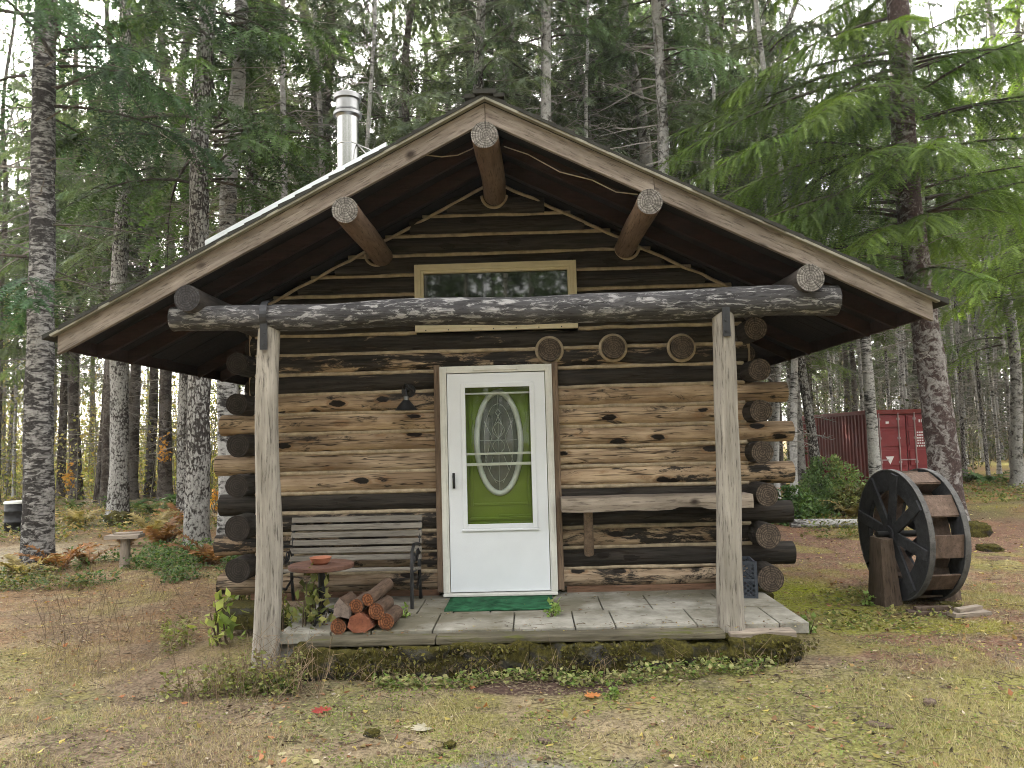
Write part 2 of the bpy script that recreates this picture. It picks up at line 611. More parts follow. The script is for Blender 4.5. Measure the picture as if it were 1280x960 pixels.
def ground_colour(x, y):
    """albedo of the patchy yard: dirt, dead grass, moss, gravel, litter, a painted sun dapple"""
    n1 = fbm(x * .9, y * .9, 4, 31); n2 = fbm(x * 2.3, y * 2.3, 4, 37); n3 = fbm(x * 6.5, y * 6.5, 3, 41)
    C = np.empty((len(x), 3))
    straw = np.array((.27, .215, .135)); dirt = np.array((.15, .108, .078)); red = np.array((.165, .085, .058))
    moss = np.array((.185, .172, .060)); grass = np.array((.150, .142, .068)); gravel = np.array((.19, .18, .165)); litter = np.array((.20, .125, .07))
    C[:] = straw
    def lay(c, k):
        k = np.clip(k, 0, 1)[:, None]
        C[:] = C * (1 - k) + np.asarray(c) * k
    lay(grass, sstep(.47, .58, n2) * .85)
    lay(dirt, sstep(.47, .58, 1 - n1) * .85)
    lay(moss, sstep(.55, .64, n1 + .25 * (n3 - .5)) * .8)
    # left yard: brown litter
    lay(litter, sstep(-1.6, -3.2, x) * sstep(-2.2, .3, y) * (.35 + .6 * sstep(.4, .6, n2)))
    # right: reddish needle and leaf dirt, track
    lay(red, sstep(1.9, 2.6, x) * sstep(-1.9, -1.2, y + .25 * (x - 2.5) + (n2 - .5) * 1.5) * (.25 + .55 * sstep(.38, .58, n3)))
    lay((.165, .092, .068), sstep(2.6, 3.4, x) * sstep(2.4, 3.4, y + (n2 - .5) * 2) * sstep(8.5, 7.0, y + (n1 - .5) * 2) * .9)
    # bright moss bank beside the cabin and spots round the wheel
    lay((.20, .215, .022), sstep(.9, .35, np.hypot((x - 2.75) / 1.0, (y - 1.0) / 1.25) + (n2 - .5) * .9))
    lay((.19, .185, .03), sstep(.8, .4, np.hypot((x - 3.2) / 1.1, (y + .35) / .45) + (n2 - .5) * 1.2))
    lay((.21, .215, .05), sstep(.54, .62, fbm(x * 1.3, y * 1.3, 3, 83)) * sstep(1.5, 2.5, x) * .5)
    lay((.20, .195, .06), sstep(.9, .4, np.hypot((x - 1.9) / 1.7, (y + 3.0) / .6) + (n2 - .5) * 1.2) * .75)
    # gravel patch in front
    lay(gravel, sstep(.9, .45, np.hypot((x + .1) / .75, (y + 3.15) / .45) + (n3 - .5) * .9) * .85)
    # worn dark strip before the porch
    lay((.085, .055, .045), sstep(1, .75, np.maximum(np.abs(x - .02) / .72, np.abs(y + 1.72) / .17) + (n3 - .5) * .35))
    # forest floor
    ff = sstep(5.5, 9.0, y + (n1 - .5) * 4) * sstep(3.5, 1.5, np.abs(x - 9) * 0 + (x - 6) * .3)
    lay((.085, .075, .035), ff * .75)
    lay((.20, .185, .05), sstep(7, 10, y) * sstep(5, 8, x) * sstep(.42, .55, n2) * .9)
    lay((.20, .10, .05), sstep(4, 8, y) * sstep(.52, .62, fbm(x * .8, y * .8, 3, 71)) * .6)
    lay((.30, .27, .20), sstep(-6.4, -7.6, x) * sstep(1.0, 2.5, y) * sstep(7.5, 5, y) * .8)  # sun dapple at far left, painted into the ground as a pale patch
    C *= (.72 + .56 * n3)[:, None]
    return C


def build_ground():
    def axis(lo, hi, step, far, n):
        core = np.arange(lo, hi, step)
        k = np.linspace(0, 1, n + 1)[1:]
        g = step * n * k + (far - step * n) * k ** 3.2
        return np.concatenate([(lo - g)[::-1], core, hi + g])
    xs = axis(-7.5, 7.5, .055, 420, 70)
    ys = axis(-4.6, 5.0, .055, 420, 90)
    X, Y = np.meshgrid(xs, ys)
    Z = gz(X, Y)
    V = np.stack([X.ravel(), Y.ravel(), Z.ravel()], 1)
    nx, ny = len(xs), len(ys)
    i = np.arange(nx - 1)[None, :] + nx * np.arange(ny - 1)[:, None]
    i = i.ravel()
    F = np.stack([i, i + 1, i + nx + 1, i + nx], 1)
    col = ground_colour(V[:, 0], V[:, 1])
    t = NT('yard_ground')
    c = t.coord('Object')
    base = t.vcol()
    a = t.noise(c, 30, 8, .78)
    b = t.noise(c, 110, 5, .7)
    v = t.voro(c, 55, 'F1', 'Color')
    k = t.ramp(a, [(.30, .30), (.5, 1.0), (.70, 1.75)])
    col_ = t.mix(1.0, base, k, 'MULTIPLY')
    sat = t.n('ShaderNodeSeparateColor'); t.l(v, sat.inputs[0])
    col_ = t.mix(t.ramp(sat.outputs[0], [(.80, 0), (.86, .55)]), col_, (.30, .25, .16))
    col_ = t.mix(t.ramp(sat.outputs[1], [(.84, 0), (.9, .6)]), col_, (.06, .045, .03))
    h = t.math('ADD', a, t.math('MULTIPLY', b, .5))
    t.bsdf(col_, .97, 0, t.bump(h, .8, .03), .08)
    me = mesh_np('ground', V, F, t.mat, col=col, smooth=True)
    o = link('ground', me)
    tag(o, kind='structure')


build_ground()


# ------------------------------------------------------------------ the log cabin
def log_obj(name, a, b, ra, rb, parent, mats, sides=20, segs=18, wob=.10, sag=.012, black=0.0, tone=0.0, seed=None, smooth=True, pinch=0):
    a, b = Vector(a), Vector(b)
    d = b - a
    L = d.length
    sd = random.random() * 9 + 1 if seed is None else seed
    mb = MB()
    pts, rad = [], []
    for i in range(segs + 1):
        t_ = i / segs
        x = (t_ - .5) * L
        pts.append((x, sag * (mnoise.noise((x * 1.1 + sd * 5, sd, 0))), sag * mnoise.noise((x * 1.1 - sd * 5, sd, 4))))
        rad.append(ra + (rb - ra) * t_)
    mb.tube(pts, rad, sides, 0, 1 if len(mats) > 1 else 0, True, wob, sd, smooth)
    me = mb.mesh(name, mats)
    q = d.to_track_quat('X', 'Z')
    o = link(name, me, parent, (a + b) / 2, q.to_euler())
    o['seed'] = sd
    o['black'] = black
    o['tone'] = tone
    return o


CX0, CX1 = -2.62, 2.06            # side wall centre lines
YB = 5.2                          # back wall
Z0, DZ = .29, .184                # first chink line, course height
RX, RZ = -.27, 4.172               # roof underside at ridge
SL, SR = .517, .498               # slopes left / right


def under(x):
    return RZ - (RX - x) * SL if x < RX else RZ - (x - RX) * SR


cabin = empty('log_cabin', (-.28, 2.5, .2), 0, 'small log cabin with deep gable roof, white storm door and two peeled porch posts', 'cabin')
LM = [M['log'], M['logend']]

#            left of the door                right of the door
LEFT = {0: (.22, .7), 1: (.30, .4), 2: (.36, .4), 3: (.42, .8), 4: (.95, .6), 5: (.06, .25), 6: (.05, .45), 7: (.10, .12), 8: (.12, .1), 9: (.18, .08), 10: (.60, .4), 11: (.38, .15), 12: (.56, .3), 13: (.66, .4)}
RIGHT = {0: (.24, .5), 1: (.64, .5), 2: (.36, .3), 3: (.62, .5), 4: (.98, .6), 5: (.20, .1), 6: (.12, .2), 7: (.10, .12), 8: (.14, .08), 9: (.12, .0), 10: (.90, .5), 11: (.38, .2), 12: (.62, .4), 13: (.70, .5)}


def front_wall():
    # backing sheet with the openings left out is the wall itself; logs are its pieces
    mb = MB()
    yc = .12
    def sheet(x0, x1, z0, z1): mb.box(((x0 + x1) / 2, yc, (z0 + z1) / 2), (x1 - x0, .10, z1 - z0))
    sheet(CX0, -.84, .26, 2.40); sheet(.26, CX1, .26, 2.40)
    sheet(CX0, CX1, 2.40, 2.67); sheet(CX0, -1.04, 2.67, 3.02); sheet(.49, CX1, 2.67, 3.02)
    # stepped up into the gable
    z = 3.02
    while z < 3.98:
        z1 = min(z + .08, 4.0)
        xl = max(CX0, RX - (RZ - z1 - .06) / SL); xr = min(CX1, RX + (RZ - z1 - .06) / SR)
        if z < 3.31:
            sheet(xl, -1.04, z, z1); sheet(.49, xr, z, z1)
        else: sheet(xl, xr, z, z1)
        z = z1
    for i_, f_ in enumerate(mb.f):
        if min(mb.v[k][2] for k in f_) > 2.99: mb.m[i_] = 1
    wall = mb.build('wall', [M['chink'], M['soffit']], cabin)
    for i in range(20):
        zc = Z0 + DZ * (i + .5)
        r = .098
        left_pass, right_pass = (i % 2 == 0 and i <= 9), (i % 2 == 1 and i <= 10)
        xl = CX0 - .30 - random.uniform(-.03, .03) if left_pass else CX0 + .02
        xr = CX1 + .35 + random.uniform(-.03, .04) if right_pass else CX1 - .02
        if i > 12:
            xl = max(xl, RX - (RZ - zc - .06) / SL); xr = min(xr, RX + (RZ - zc - .06) / SR)
        if xr - xl < .3: continue
        y = .098
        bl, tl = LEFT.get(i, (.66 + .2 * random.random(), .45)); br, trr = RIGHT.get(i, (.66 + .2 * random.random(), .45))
        def seg(x0, x1, bk, tn, dz0=0, dz1=0):
            jit = random.uniform(-.006, .006)
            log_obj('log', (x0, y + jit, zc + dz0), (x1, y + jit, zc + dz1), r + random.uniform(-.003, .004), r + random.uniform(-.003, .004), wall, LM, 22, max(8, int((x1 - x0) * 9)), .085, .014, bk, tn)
        if i <= 10:
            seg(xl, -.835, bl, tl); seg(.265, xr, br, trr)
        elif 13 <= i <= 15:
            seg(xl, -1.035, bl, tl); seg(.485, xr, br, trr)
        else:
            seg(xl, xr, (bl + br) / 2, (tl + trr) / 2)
    # rope-like chinking beads between the courses
    cb = MB()
    for i in range(1, 20):
        z = Z0 + DZ * i
        xl, xr = CX0 + .06, CX1 - .06
        if i > 12:
            xl = max(xl, RX - (RZ - z - .03) / SL); xr = min(xr, RX + (RZ - z - .03) / SR)
        spans = [(xl, xr)]
        if i <= 11: spans = [(xl, -.84), (.27, xr)]
        elif 13 <= i <= 16: spans = [(xl, -1.035), (.485, xr)]
        for (a, b) in spans:
            if b - a < .1: continue
            n = max(3, int((b - a) / .09))
            pts = [(a + (b - a) * k / n, .044 + .006 * mnoise.noise((k * .8, i, 0)), z + .010 * mnoise.noise((k * .45 + i * 9, 0, i))) for k in range(n + 1)]
            rr = [.021 + .005 * mnoise.noise((k * .6, i * 3, 7)) for k in range(n + 1)]
            cb.tube(pts, rr, 8)
    # pale line where gable logs meet the roof boards
    for (s, xe) in ((-1, CX0 + .2), (1, CX1 - .15)):
        n = 24
        pts = []
        for k in range(n + 1):
            x = RX + s * .10 + (xe - RX - s * .10) * k / n
            pts.append((x, .004 + .008 * mnoise.noise((k * .7, s, 2)), under(x) - .075 + .012 * mnoise.noise((k * .5, s * 4, 1))))
        cb.tube(pts, .016, 7)
    cb.build('chinking', M['chink'], cabin)
    # side and back walls
    for (xc, par, nm) in ((CX0, 1, 'l'), (CX1, 0, 'r')):
        sb = MB(); sb.box((xc, YB / 2 + .1, 1.6), (.08, YB - .1, 2.62))
        w = sb.build('wall', M['chink'], cabin)
        for i in range(14):
            zc = Z0 + DZ * (i + .5)
            front = (i % 2 == par)
            rr = .100 + (.012 if (i < 4 and front) else 0) + random.uniform(-.004, .004)
            tilt = (.02 * (6 - i) / 6 if nm == 'r' and front else 0)
            y0 = -.25 - random.uniform(-.03, .04) if front and i < 13 else .20
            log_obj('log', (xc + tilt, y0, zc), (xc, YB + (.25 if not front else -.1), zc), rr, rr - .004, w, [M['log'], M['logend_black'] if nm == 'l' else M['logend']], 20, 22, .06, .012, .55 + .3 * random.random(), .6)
    bm_ = MB(); bm_.box((-.28, YB + .05, 1.6), (CX1 - CX0, .08, 2.62))
    w = bm_.build('wall', M['chink'], cabin)
    for i in range(20):
        zc = Z0 + DZ * (i + .5)
        xl = max(CX0 + .02, RX - (RZ - zc - .11) / SL) if i > 12 else CX0 + .02
        xr = min(CX1 - .02, RX + (RZ - zc - .11) / SR) if i > 12 else CX1 - .02
        if xr - xl < .3: continue
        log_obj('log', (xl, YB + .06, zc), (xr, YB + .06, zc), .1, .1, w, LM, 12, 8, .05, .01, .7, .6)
    # sill boards at the slab, rough footing blocks at the corners
    for xs_ in (-1.73, 1.17):
        sb = MB(); sb.box((xs_, .05, .272), (1.74, .07, .075)); sb.build('sill_board', M['sillboard'], cabin, .006)
    # joist ends poking through above the door, each with its collar of mortar
    for (px, py) in ((687, 437), (767, 434), (853, 434)):
        p = at(px, py, -.06)
        log_obj('joist_end', (p.x, -.06, p.z), (p.x, .35, p.z), .105, .105, cabin, [M['log'], M['logend_end'] if 'logend_end' in M else M['logend']], 24, 4, .03, 0, .8, .5)
        rb_ = MB()
        pts = [(p.x + math.cos(a) * .118, -.005 + .004 * math.sin(3 * a), p.z + math.sin(a) * .118) for a in [k * 2 * math.pi / 28 for k in range(29)]]
        rb_.tube(pts, .017, 7)
        rb_.build('mortar_collar', M['chink'], cabin)


front_wall()

# purlins and wall plates
for (xf, zf, xb, zb, r, em) in ((-2.54, 2.775, -2.60, 2.79, .098, 'logend_dark'), (-1.335, 3.41, -1.40, 3.44, .100, 'logend_grey'), (-.262, 3.955, -.275, 3.96, .103, 'logend_grey'), (.935, 3.40, .97, 3.43, .096, 'logend_grey'), (2.10, 2.79, 2.06, 2.80, .102, 'logend_grey')):
    log_obj('purlin', (xf, -1.47, zf), (xb, YB + .9, zb), r, r, cabin, [M['purlin'] if abs(xf) < 2 else M['eaveplate'], M[em]], 24, 22, .05, .02)
    if abs(xf) < 2:
        mbc = MB()
        pts = [(xb + (xf - xb) * .2 + math.cos(a) * (r + .012), -.002, zb + (zf - zb) * .2 + math.sin(a) * (r + .012)) for a in [math.pi + k * math.pi / 18 for k in range(19)]]
        mbc.tube(pts, .015, 7)
        mbc.build('mortar_collar', M['chink'], cabin)

# roof: boarded deck, rafters, barge boards, drip edge, ridge cap
XL, XR = -3.53, 2.99
YF, YE = -1.44, YB + 1.0


def roof():
    mb = MB()
    zt = .045
    # deck boards run down the slope; small steps between neighbours
    for s in (-1, 1):
        y = YF + .04
        while y < YE:
            w = random.uniform(.17, .21)
            dz = random.uniform(-.008, .004)
            xe = XL + .02 if s < 0 else XR - .02
            xa = RX
            za, ze = under(xa) + dz, under(xe) + dz
            poly = [(xa, y, za), (xe, y, ze), (xe, y, ze + zt - dz), (xa, y, za + zt - dz)]
            mb.prism(poly, (0, 1, 0), w - .006)
            y += w
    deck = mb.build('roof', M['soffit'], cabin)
    rf = MB()
    for s in (-1, 1):
        xe = XL + .04 if s < 0 else XR - .04
        for yy in (-.98, -.5, .9, 1.5):
            xa = RX + s * .11
            a = Vector((xa, yy, under(xa) - .062)); b = Vector((xe, yy, under(xe) - .062))
            rf.bar(a, b, .045, .11, up=(0, 0, 1))
        # fascia along the eave
        rf.bar((xe, YF + .05, under(xe) - .03), (xe, YE, under(xe) - .03), .03, .13)
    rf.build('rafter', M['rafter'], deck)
    # shingle layer
    sh = MB()
    for s in (-1, 1):
        xe = XL - .05 if s < 0 else XR + .05
        a = Vector((RX, 0, under(RX) + .066 + .02)); b = Vector((xe, 0, under(xe) + .066))
        n = 26
        for k in range(n):
            p = a.lerp(b, k / n); q = a.lerp(b, (k + 1) / n + .012)
            lift = .006 + random.uniform(0, .008)
            for (y0, y1) in ((YF - .045 - random.uniform(0, .015), .6), (.6, 2.8), (2.8, YE + .04)):
                poly = [(p.x, y0, p.z - .014), (q.x, y0, q.z - .014), (q.x, y0, q.z + lift + .012), (p.x, y0, p.z + .008)]
                sh.prism(poly, (0, 1, 0), y1 - y0 - .003)
    sh.build('shingle_layer', M['shingle'], deck)
    # drip edge strip under the shingles
    de = MB()
    for s in (-1, 1):
        xe = XL - .03 if s < 0 else XR + .03
        a = Vector((RX, YF - .025, under(RX) + .062)); b = Vector((xe, YF - .025, under(xe) + .050))
        de.bar(a, b, .05, .018)
    de.build('drip_edge', M['mossyedge'], deck)
    # barge boards: left one piece, right two pieces with a butt joint
    def barge(x0, x1, y=YF):
        h = .150
        a0, a1 = under(x0) + .045, under(x1) + .045
        b = MB()
        poly = [(x0, y, a0), (x1, y, a1), (x1, y, a1 - h), (x0, y, a0 - h)]
        mid = Vector(((x0 + x1) / 2, y, (a0 + a1) / 2))
        b.prism(poly, (0, 1, 0), .04)
        d = Vector((x1 - x0, 0, a1 - a0))
        q = d.to_track_quat('X', 'Z').to_euler()
        o = b.build('barge_board', M['barge'], deck, .004, loc=mid, rot=q)
        o['seed'] = random.random() * 5
    barge(XL, RX - .002); barge(RX + .002, .985); barge(.989, XR)
    # ridge cap
    rc = MB()
    rc.bar((RX, YF - .07, under(RX) + .104), (RX, YE + .05, under(RX) + .104), .17, .035)
    rc.bar((RX - .11, YF - .06, under(RX) + .075), (RX - .11, YE + .05, under(RX) + .066), .08, .03)
    rc.bar((RX + .11, YF - .06, under(RX) + .075), (RX + .11, YE + .05, under(RX) + .066), .08, .03)
    rc.build('ridge_cap', M['shingle'], deck)
    # galvanised sheet lying over the upper half of the left slope
    ms = MB()
    xs0, xs1 = -2.40, -1.02
    n = 30
    top = []
    a = Vector((xs1, 0, under(xs1) + .135)); b = Vector((xs0, 0, under(xs0) + .125))
    ms.prism([(a.x, YF - .03, a.z - .034), (b.x, YF - .03, b.z - .024), (b.x, YF - .03, b.z + .014), (a.x, YF - .03, a.z + .004)], (0, 1, 0), 6.6)
    y = YF + .2
    while y < YE - 1:
        ms.bar((a.x, y, a.z + .014), (b.x, y, b.z + .022), .05, .025); y += .3
    ms.build('metal_sheet', M['metalroof'], deck)


roof()

# wire looping along the soffit
wb = MB()
def wire(pts3):
    pts = [at(px, py, Y) for (px, py, Y) in pts3]
    # smooth
    out = []
    for k in range(len(pts) - 1):
        for j in range(5): out.append(pts[k].lerp(pts[k + 1], j / 5))
    out.append(pts[-1])
    wb.tube(out, .0045, 6)
wire([(533, 194, -1.3), (552, 196, -1.28), (572, 194, -1.25), (590, 186, -1.2), (600, 178, -1.15)])
wire([(630, 183, -1.2), (660, 193, -1.25), (700, 215, -1.3), (740, 225, -1.32), (770, 240, -1.33), (797, 243, -1.33)])
wb.build('eave_wire', M['chink'], cabin)

# porch beam on two posts
bo = log_obj('porch_beam', (-2.725, -1.30, 2.640), (2.345, -1.30, 2.650), .094, .118, cabin, [M['beam'], M['logend_grey']], 26, 60, .09, .03, seed=3.3)
for (px0, py0, px1, py1, r0, r1) in ((334, 412, 333, 806, .080, .103), (902.5, 393, 916, 786, .083, .097)):
    a = at(px0, py0, -1.30); b = at(px1, py1, -1.30)
    a.z = 2.575; b.z = .03 if px0 < 500 else .19
    po = log_obj('porch_post', b, a, r1, r0, cabin, [M['post'], M['logend']], 24, 40, .07, .03, seed=2.2 if px0 < 500 else 6.1)
    sb = MB()
    sx = a.x + .005
    sb.box((sx, -1.395, 2.49), (.055, .012, .22))
    n = 10
    if px0 < 500:
        arc = [(sx, -1.30 - math.sin(t_) * .118 , 2.642 + math.cos(t_) * .118) for t_ in [k / n * 2.2 for k in range(n + 1)]]
        for k in range(n):
            sb.bar(arc[k], arc[k + 1], .055, .008, up=(1, 0, 0)) if False else sb.prism([(sx - .027, arc[k][1], arc[k][2]), (sx + .027, arc[k][1], arc[k][2]), (sx + .027, arc[k + 1][1], arc[k + 1][2]), (sx - .027, arc[k + 1][1], arc[k + 1][2])], (0, -.75, .4), .006)
    for zz in (2.42, 2.50):
        sb.tube([(sx, -1.400, zz), (sx, -1.409, zz)], .011, 8)
    sb.build('steel_strap', M['strap'], po if False else cabin)

# ------------------------------------------------------------------ door
for xj in (-.838, .248):
    mb = MB(); mb.box((xj, -.005, 1.33), (.056, .15, 2.06)); mb.build('door_jamb', M['jamb'], cabin, .008)
mb = MB()
DL, DR, DT, DB = -.808, .218, 2.338, .30
# brick-mould style trim
for (x0, x1, z0, z1) in ((DL, DL + .062, DB, DT), (DR - .062, DR, DB, DT), (DL + .062, DR - .062, DT - .062, DT)):
    mb.box(((x0 + x1) / 2, -.075, (z0 + z1) / 2), (x1 - x0, .10, z1 - z0))
    mb.box(((x0 + x1) / 2, -.128, (z0 + z1) / 2), ((x1 - x0) * .45, .012, (z1 - z0) - .03 if z1 - z0 > .5 else (z1 - z0) * .45))
mb.box((-.295, -.09, .287), (1.02, .16, .024))
mb.build('door_frame', M['whitetrim'], cabin, .004)
# storm door
sx0, sx1, sz0, sz1 = DL + .068, DR - .068, DB + .008, DT - .07
gx0, gx1, gz0, gz1 = -.588, .022, .895, 2.150     # glass opening
sd = MB()
ys, th = -.105, .034
for (x0, x1, z0, z1) in ((sx0, gx0, sz0, sz1), (gx1, sx1, sz0, sz1), (gx0, gx1, sz0, gz0), (gx0, gx1, gz1, sz1)):
    sd.box(((x0 + x1) / 2, ys, (z0 + z1) / 2), (x1 - x0, th, z1 - z0))
storm = sd.build('storm_door', M['white'], cabin)
tr_ = MB()
for (x0, x1, z0, z1) in ((gx0 - .030, gx0 + .012, gz0 - .03, gz1 + .03), (gx1 - .012, gx1 + .030, gz0 - .03, gz1 + .03), (gx0 + .012, gx1 - .012, gz1 - .012, gz1 + .03), (gx0 + .012, gx1 - .012, gz0 - .03, gz0 + .012)):
    tr_.box(((x0 + x1) / 2, ys - .02, (z0 + z1) / 2), (x1 - x0, .02, z1 - z0))
tr_.box(((gx0 + gx1) / 2, ys - .022, gz0 - .04), (gx1 - gx0 + .08, .026, .02))
tr_.build('glazing_trim', M['white'], storm, .004)
gp = MB(); gp.box(((gx0 + gx1) / 2, ys + .004, (gz0 + gz1) / 2), (gx1 - gx0, .004, gz1 - gz0))
gp.build('pane', M['glass'], storm)
br_ = MB()
for (z, h) in ((2.085, .016), (1.535, .020), (1.440, .026)):
    br_.box(((gx0 + gx1) / 2, ys + .017, z), (gx1 - gx0, .014, h))
br_.build('sash_bar', M['whitetrim'], storm, .003)
hd = MB()
hd.box((-.695, ys - .022, 1.30), (.022, .012, .14)); hd.tube([(-.695, ys - .028, 1.345), (-.695, ys - .06, 1.34), (-.692, ys - .068, 1.30), (-.692, ys - .06, 1.262), (-.695, ys - .028, 1.258)], .009, 8)
hd.build('handle', M['iron'], storm)
# green inner door with its leaded oval light
ye = .0
gd = MB()
gd.box((-.28, ye + .02, (DB + DT) / 2), (1.02, .04, DT - DB - .01))
for (cx_, cz_, w_, h_) in ((-.28, .74, .62, .34),):
    gd.box((cx_, ye - .004, cz_), (w_, .014, h_))
for (x0, x1, z0, z1) in ((-.56, -.53, 1.06, 2.2), (-.03, .0, 1.06, 2.2), (-.53, -.03, 1.06, 1.085), (-.56, .0, .93, .955), (-.30, .0, .955, .975)):
    gd.box(((x0 + x1) / 2, ye - .006, (z0 + z1) / 2), (x1 - x0, .014, z1 - z0))
entry = gd.build('entry_door', M['green'], cabin, .004)
oc = Vector((-.285, ye - .008, 1.635)); oa, ob = .185, .445
def ell(k, n, sa=1, sb=1): return (oc.x + math.cos(2 * math.pi * k / n) * oa * sa, oc.z + math.sin(2 * math.pi * k / n) * ob * sb)
og = MB(); og.prism([(ell(k, 48)[0], ye - .006, ell(k, 48)[1]) for k in range(48)], (0, -1, 0), .006)
og.build('oval_light', M['ovalglass'], entry)
orim = MB()
orim.tube([(ell(k, 56, 1.09, 1.04)[0], ye - .012, ell(k, 56, 1.09, 1.04)[1]) for k in range(57)], .026, 10)
orim.build('oval_rim', M['ovalrim'], entry)
lc = MB()
def came(pts, r=.0032): lc.tube([(x, ye - .015, z) for (x, z) in pts], r, 5)
came([ell(k, 40, .72, .80) for k in range(41)])
came([(oc.x, oc.z - ob), (oc.x, oc.z + ob)], .0025)
for s in (-1, 1):
    came([(oc.x + s * .055 * math.sin(t_ * math.pi * 2), oc.z - .11 + .30 * t_) for t_ in [k / 24 for k in range(25)]], .0035)
    came([(oc.x, oc.z + .24), (oc.x + s * .045, oc.z + .14), (oc.x, oc.z + .03)], .0035)
    came([(oc.x, oc.z + .31), (oc.x + s * .022, oc.z + .275), (oc.x, oc.z + .24)], .0035)
    came([(oc.x + s * .03, oc.z - .37), (oc.x + s * .09, oc.z - .26), (oc.x + s * .05, oc.z - .13)], .003)
    came([(oc.x + s * .13, oc.z - .18), (oc.x + s * .06, oc.z + .05), (oc.x + s * .13, oc.z + .2)], .003)
    came([(oc.x + s * .17, oc.z + .02), (oc.x, oc.z + .02)], .003)
lc.build('lead_came', M['came'], entry)
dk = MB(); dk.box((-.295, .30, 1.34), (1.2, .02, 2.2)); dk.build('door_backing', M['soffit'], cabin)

# ------------------------------------------------------------------ gable window
wx0, wx1, wz0, wz1 = -1.035, .478, 2.675, 3.312
wf = MB()
for inset, w, yy, dp in ((0, .030, -.016, .05), (.030, .028, -.024, .05), (.058, .026, -.012, .05)):
    x0, x1, z0, z1 = wx0 + inset, wx1 - inset, wz0 + inset * .9, wz1 - inset
    for (a, b, c_, d) in ((x0, x0 + w, z0, z1), (x1 - w, x1, z0, z1), (x0 + w, x1 - w, z1 - w, z1), (x0 + w, x1 - w, z0, z0 + w)):
        wf.box(((a + b) / 2, yy, (c_ + d) / 2), (b - a, dp, d - c_))
win = wf.build('window', M['cream'], cabin, .004)
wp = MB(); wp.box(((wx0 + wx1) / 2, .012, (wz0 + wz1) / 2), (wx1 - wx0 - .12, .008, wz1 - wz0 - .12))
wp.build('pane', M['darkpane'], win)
ws = MB()
for k in range(7): ws.tube([(wx0 + .1 + k * .21, -.041, wz0 + .014), (wx0 + .1 + k * .21, -.046, wz0 + .014)], .006, 7)
ws.build('nail_head', M['iron'], win)

# ------------------------------------------------------------------ stove pipe
px_, py_, pz_ = -1.735, .35, 0
cz1 = at(428, 146, .35).z; ctop = at(428, 117, .35).z
sp = MB()
zb = under(px_)
sp.tube([(px_, py_, zb - .02), (px_, py_, cz1)], .106, 36, caps=True)
pipe = sp.build('stove_pipe', M['steel'], cabin)
cp = MB()
cp.tube([(px_, py_, cz1), (px_, py_, cz1 + .03)], .140, 36)
cp.tube([(px_, py_, cz1 + .035), (px_, py_, cz1 + .06)], [.14, .118], 36)
cp.tube([(px_, py_, cz1 - .03), (px_, py_, cz1)], [.10, .12], 36)
cp.tube([(px_, py_, cz1 + .03), (px_, py_, ctop - .05)], .115, 24)
cp.tube([(px_, py_, ctop - .075), (px_, py_, ctop - .03)], .136, 36)
cp.tube([(px_, py_, ctop - .035), (px_, py_, ctop)], [.136, .09], 36)
cp.build('pipe_cap', M['steeldark'], pipe)
bb = MB()
pc_ = at(428, 180, .30)
bb.tube([(px_ + math.cos(a) * .103, py_ + math.sin(a) * .103, pc_.z) for a in [k * math.pi / 12 for k in range(25)]], .008, 6)
for (ex, ey) in ((493, 200), (470, 205)):
    e = at(ex, ey, .1)
    e.z = max(e.z, under(e.x) + .08)
    bb.tube([(px_ + .10, py_ - .03, pc_.z), e], .008, 6)
bb.build('pipe_brace', M['steel'], pipe)
fl = MB(); fl.tube([(px_, py_, zb + .08), (px_, py_, zb + .16), (px_, py_, zb + .22)], [.2, .16, .1], 24); fl.build('pipe_flashing', M['metalroof'], pipe)

# ------------------------------------------------------------------ porch
porch = empty('porch', (-.2, -.7, 0), 0, 'low porch of weathered grey paving slabs on mossy stone blocks', 'porch')
pv = MB()
PZ = .262
def paver(x0, x1, y0, y1, dz=0):
    pv.box(((x0 + x1) / 2, (y0 + y1) / 2, PZ - .04 + dz), (x1 - x0 - .010, y1 - y0 - .010, .08))
x = -2.9
row = [(-1.30, -.74), (-.74, -.16)]
for (y0, y1) in row:
    x = -2.02 + (.10 if y0 < -1 else 0)
    while x < 1.95:
        w = random.choice((.40, .46, .60, .30))
        x1 = min(x + w, 2.02)
        if 2.02 - x1 < .15: x1 = 2.02
        paver(x, x1, y0, y1, random.uniform(-.004, .004))
        x = x1
pv.box((-.0, -.05, PZ - .045), (4.0, .20, .08))
pv.build('paving', M['paver'], porch, .006)
pb = MB(); pb.box((-.02, -.55, .10), (3.9, 1.36, .2)); pb.build('rubble_base', M['concrete'], porch)
for (x0, x1, z, h, yy) in ((-1.66, -.72, .217, .050, -1.385), (-.715, 1.36, .222, .052, -1.392)):
    eb = MB(); eb.box(((x0 + x1) / 2, yy, z), (x1 - x0, .16, h))
    o = eb.build('edge_board', M['edgeboard'], porch, .012, loc=((x0 + x1) / 2, yy, z)); o['seed'] = random.random() * 4


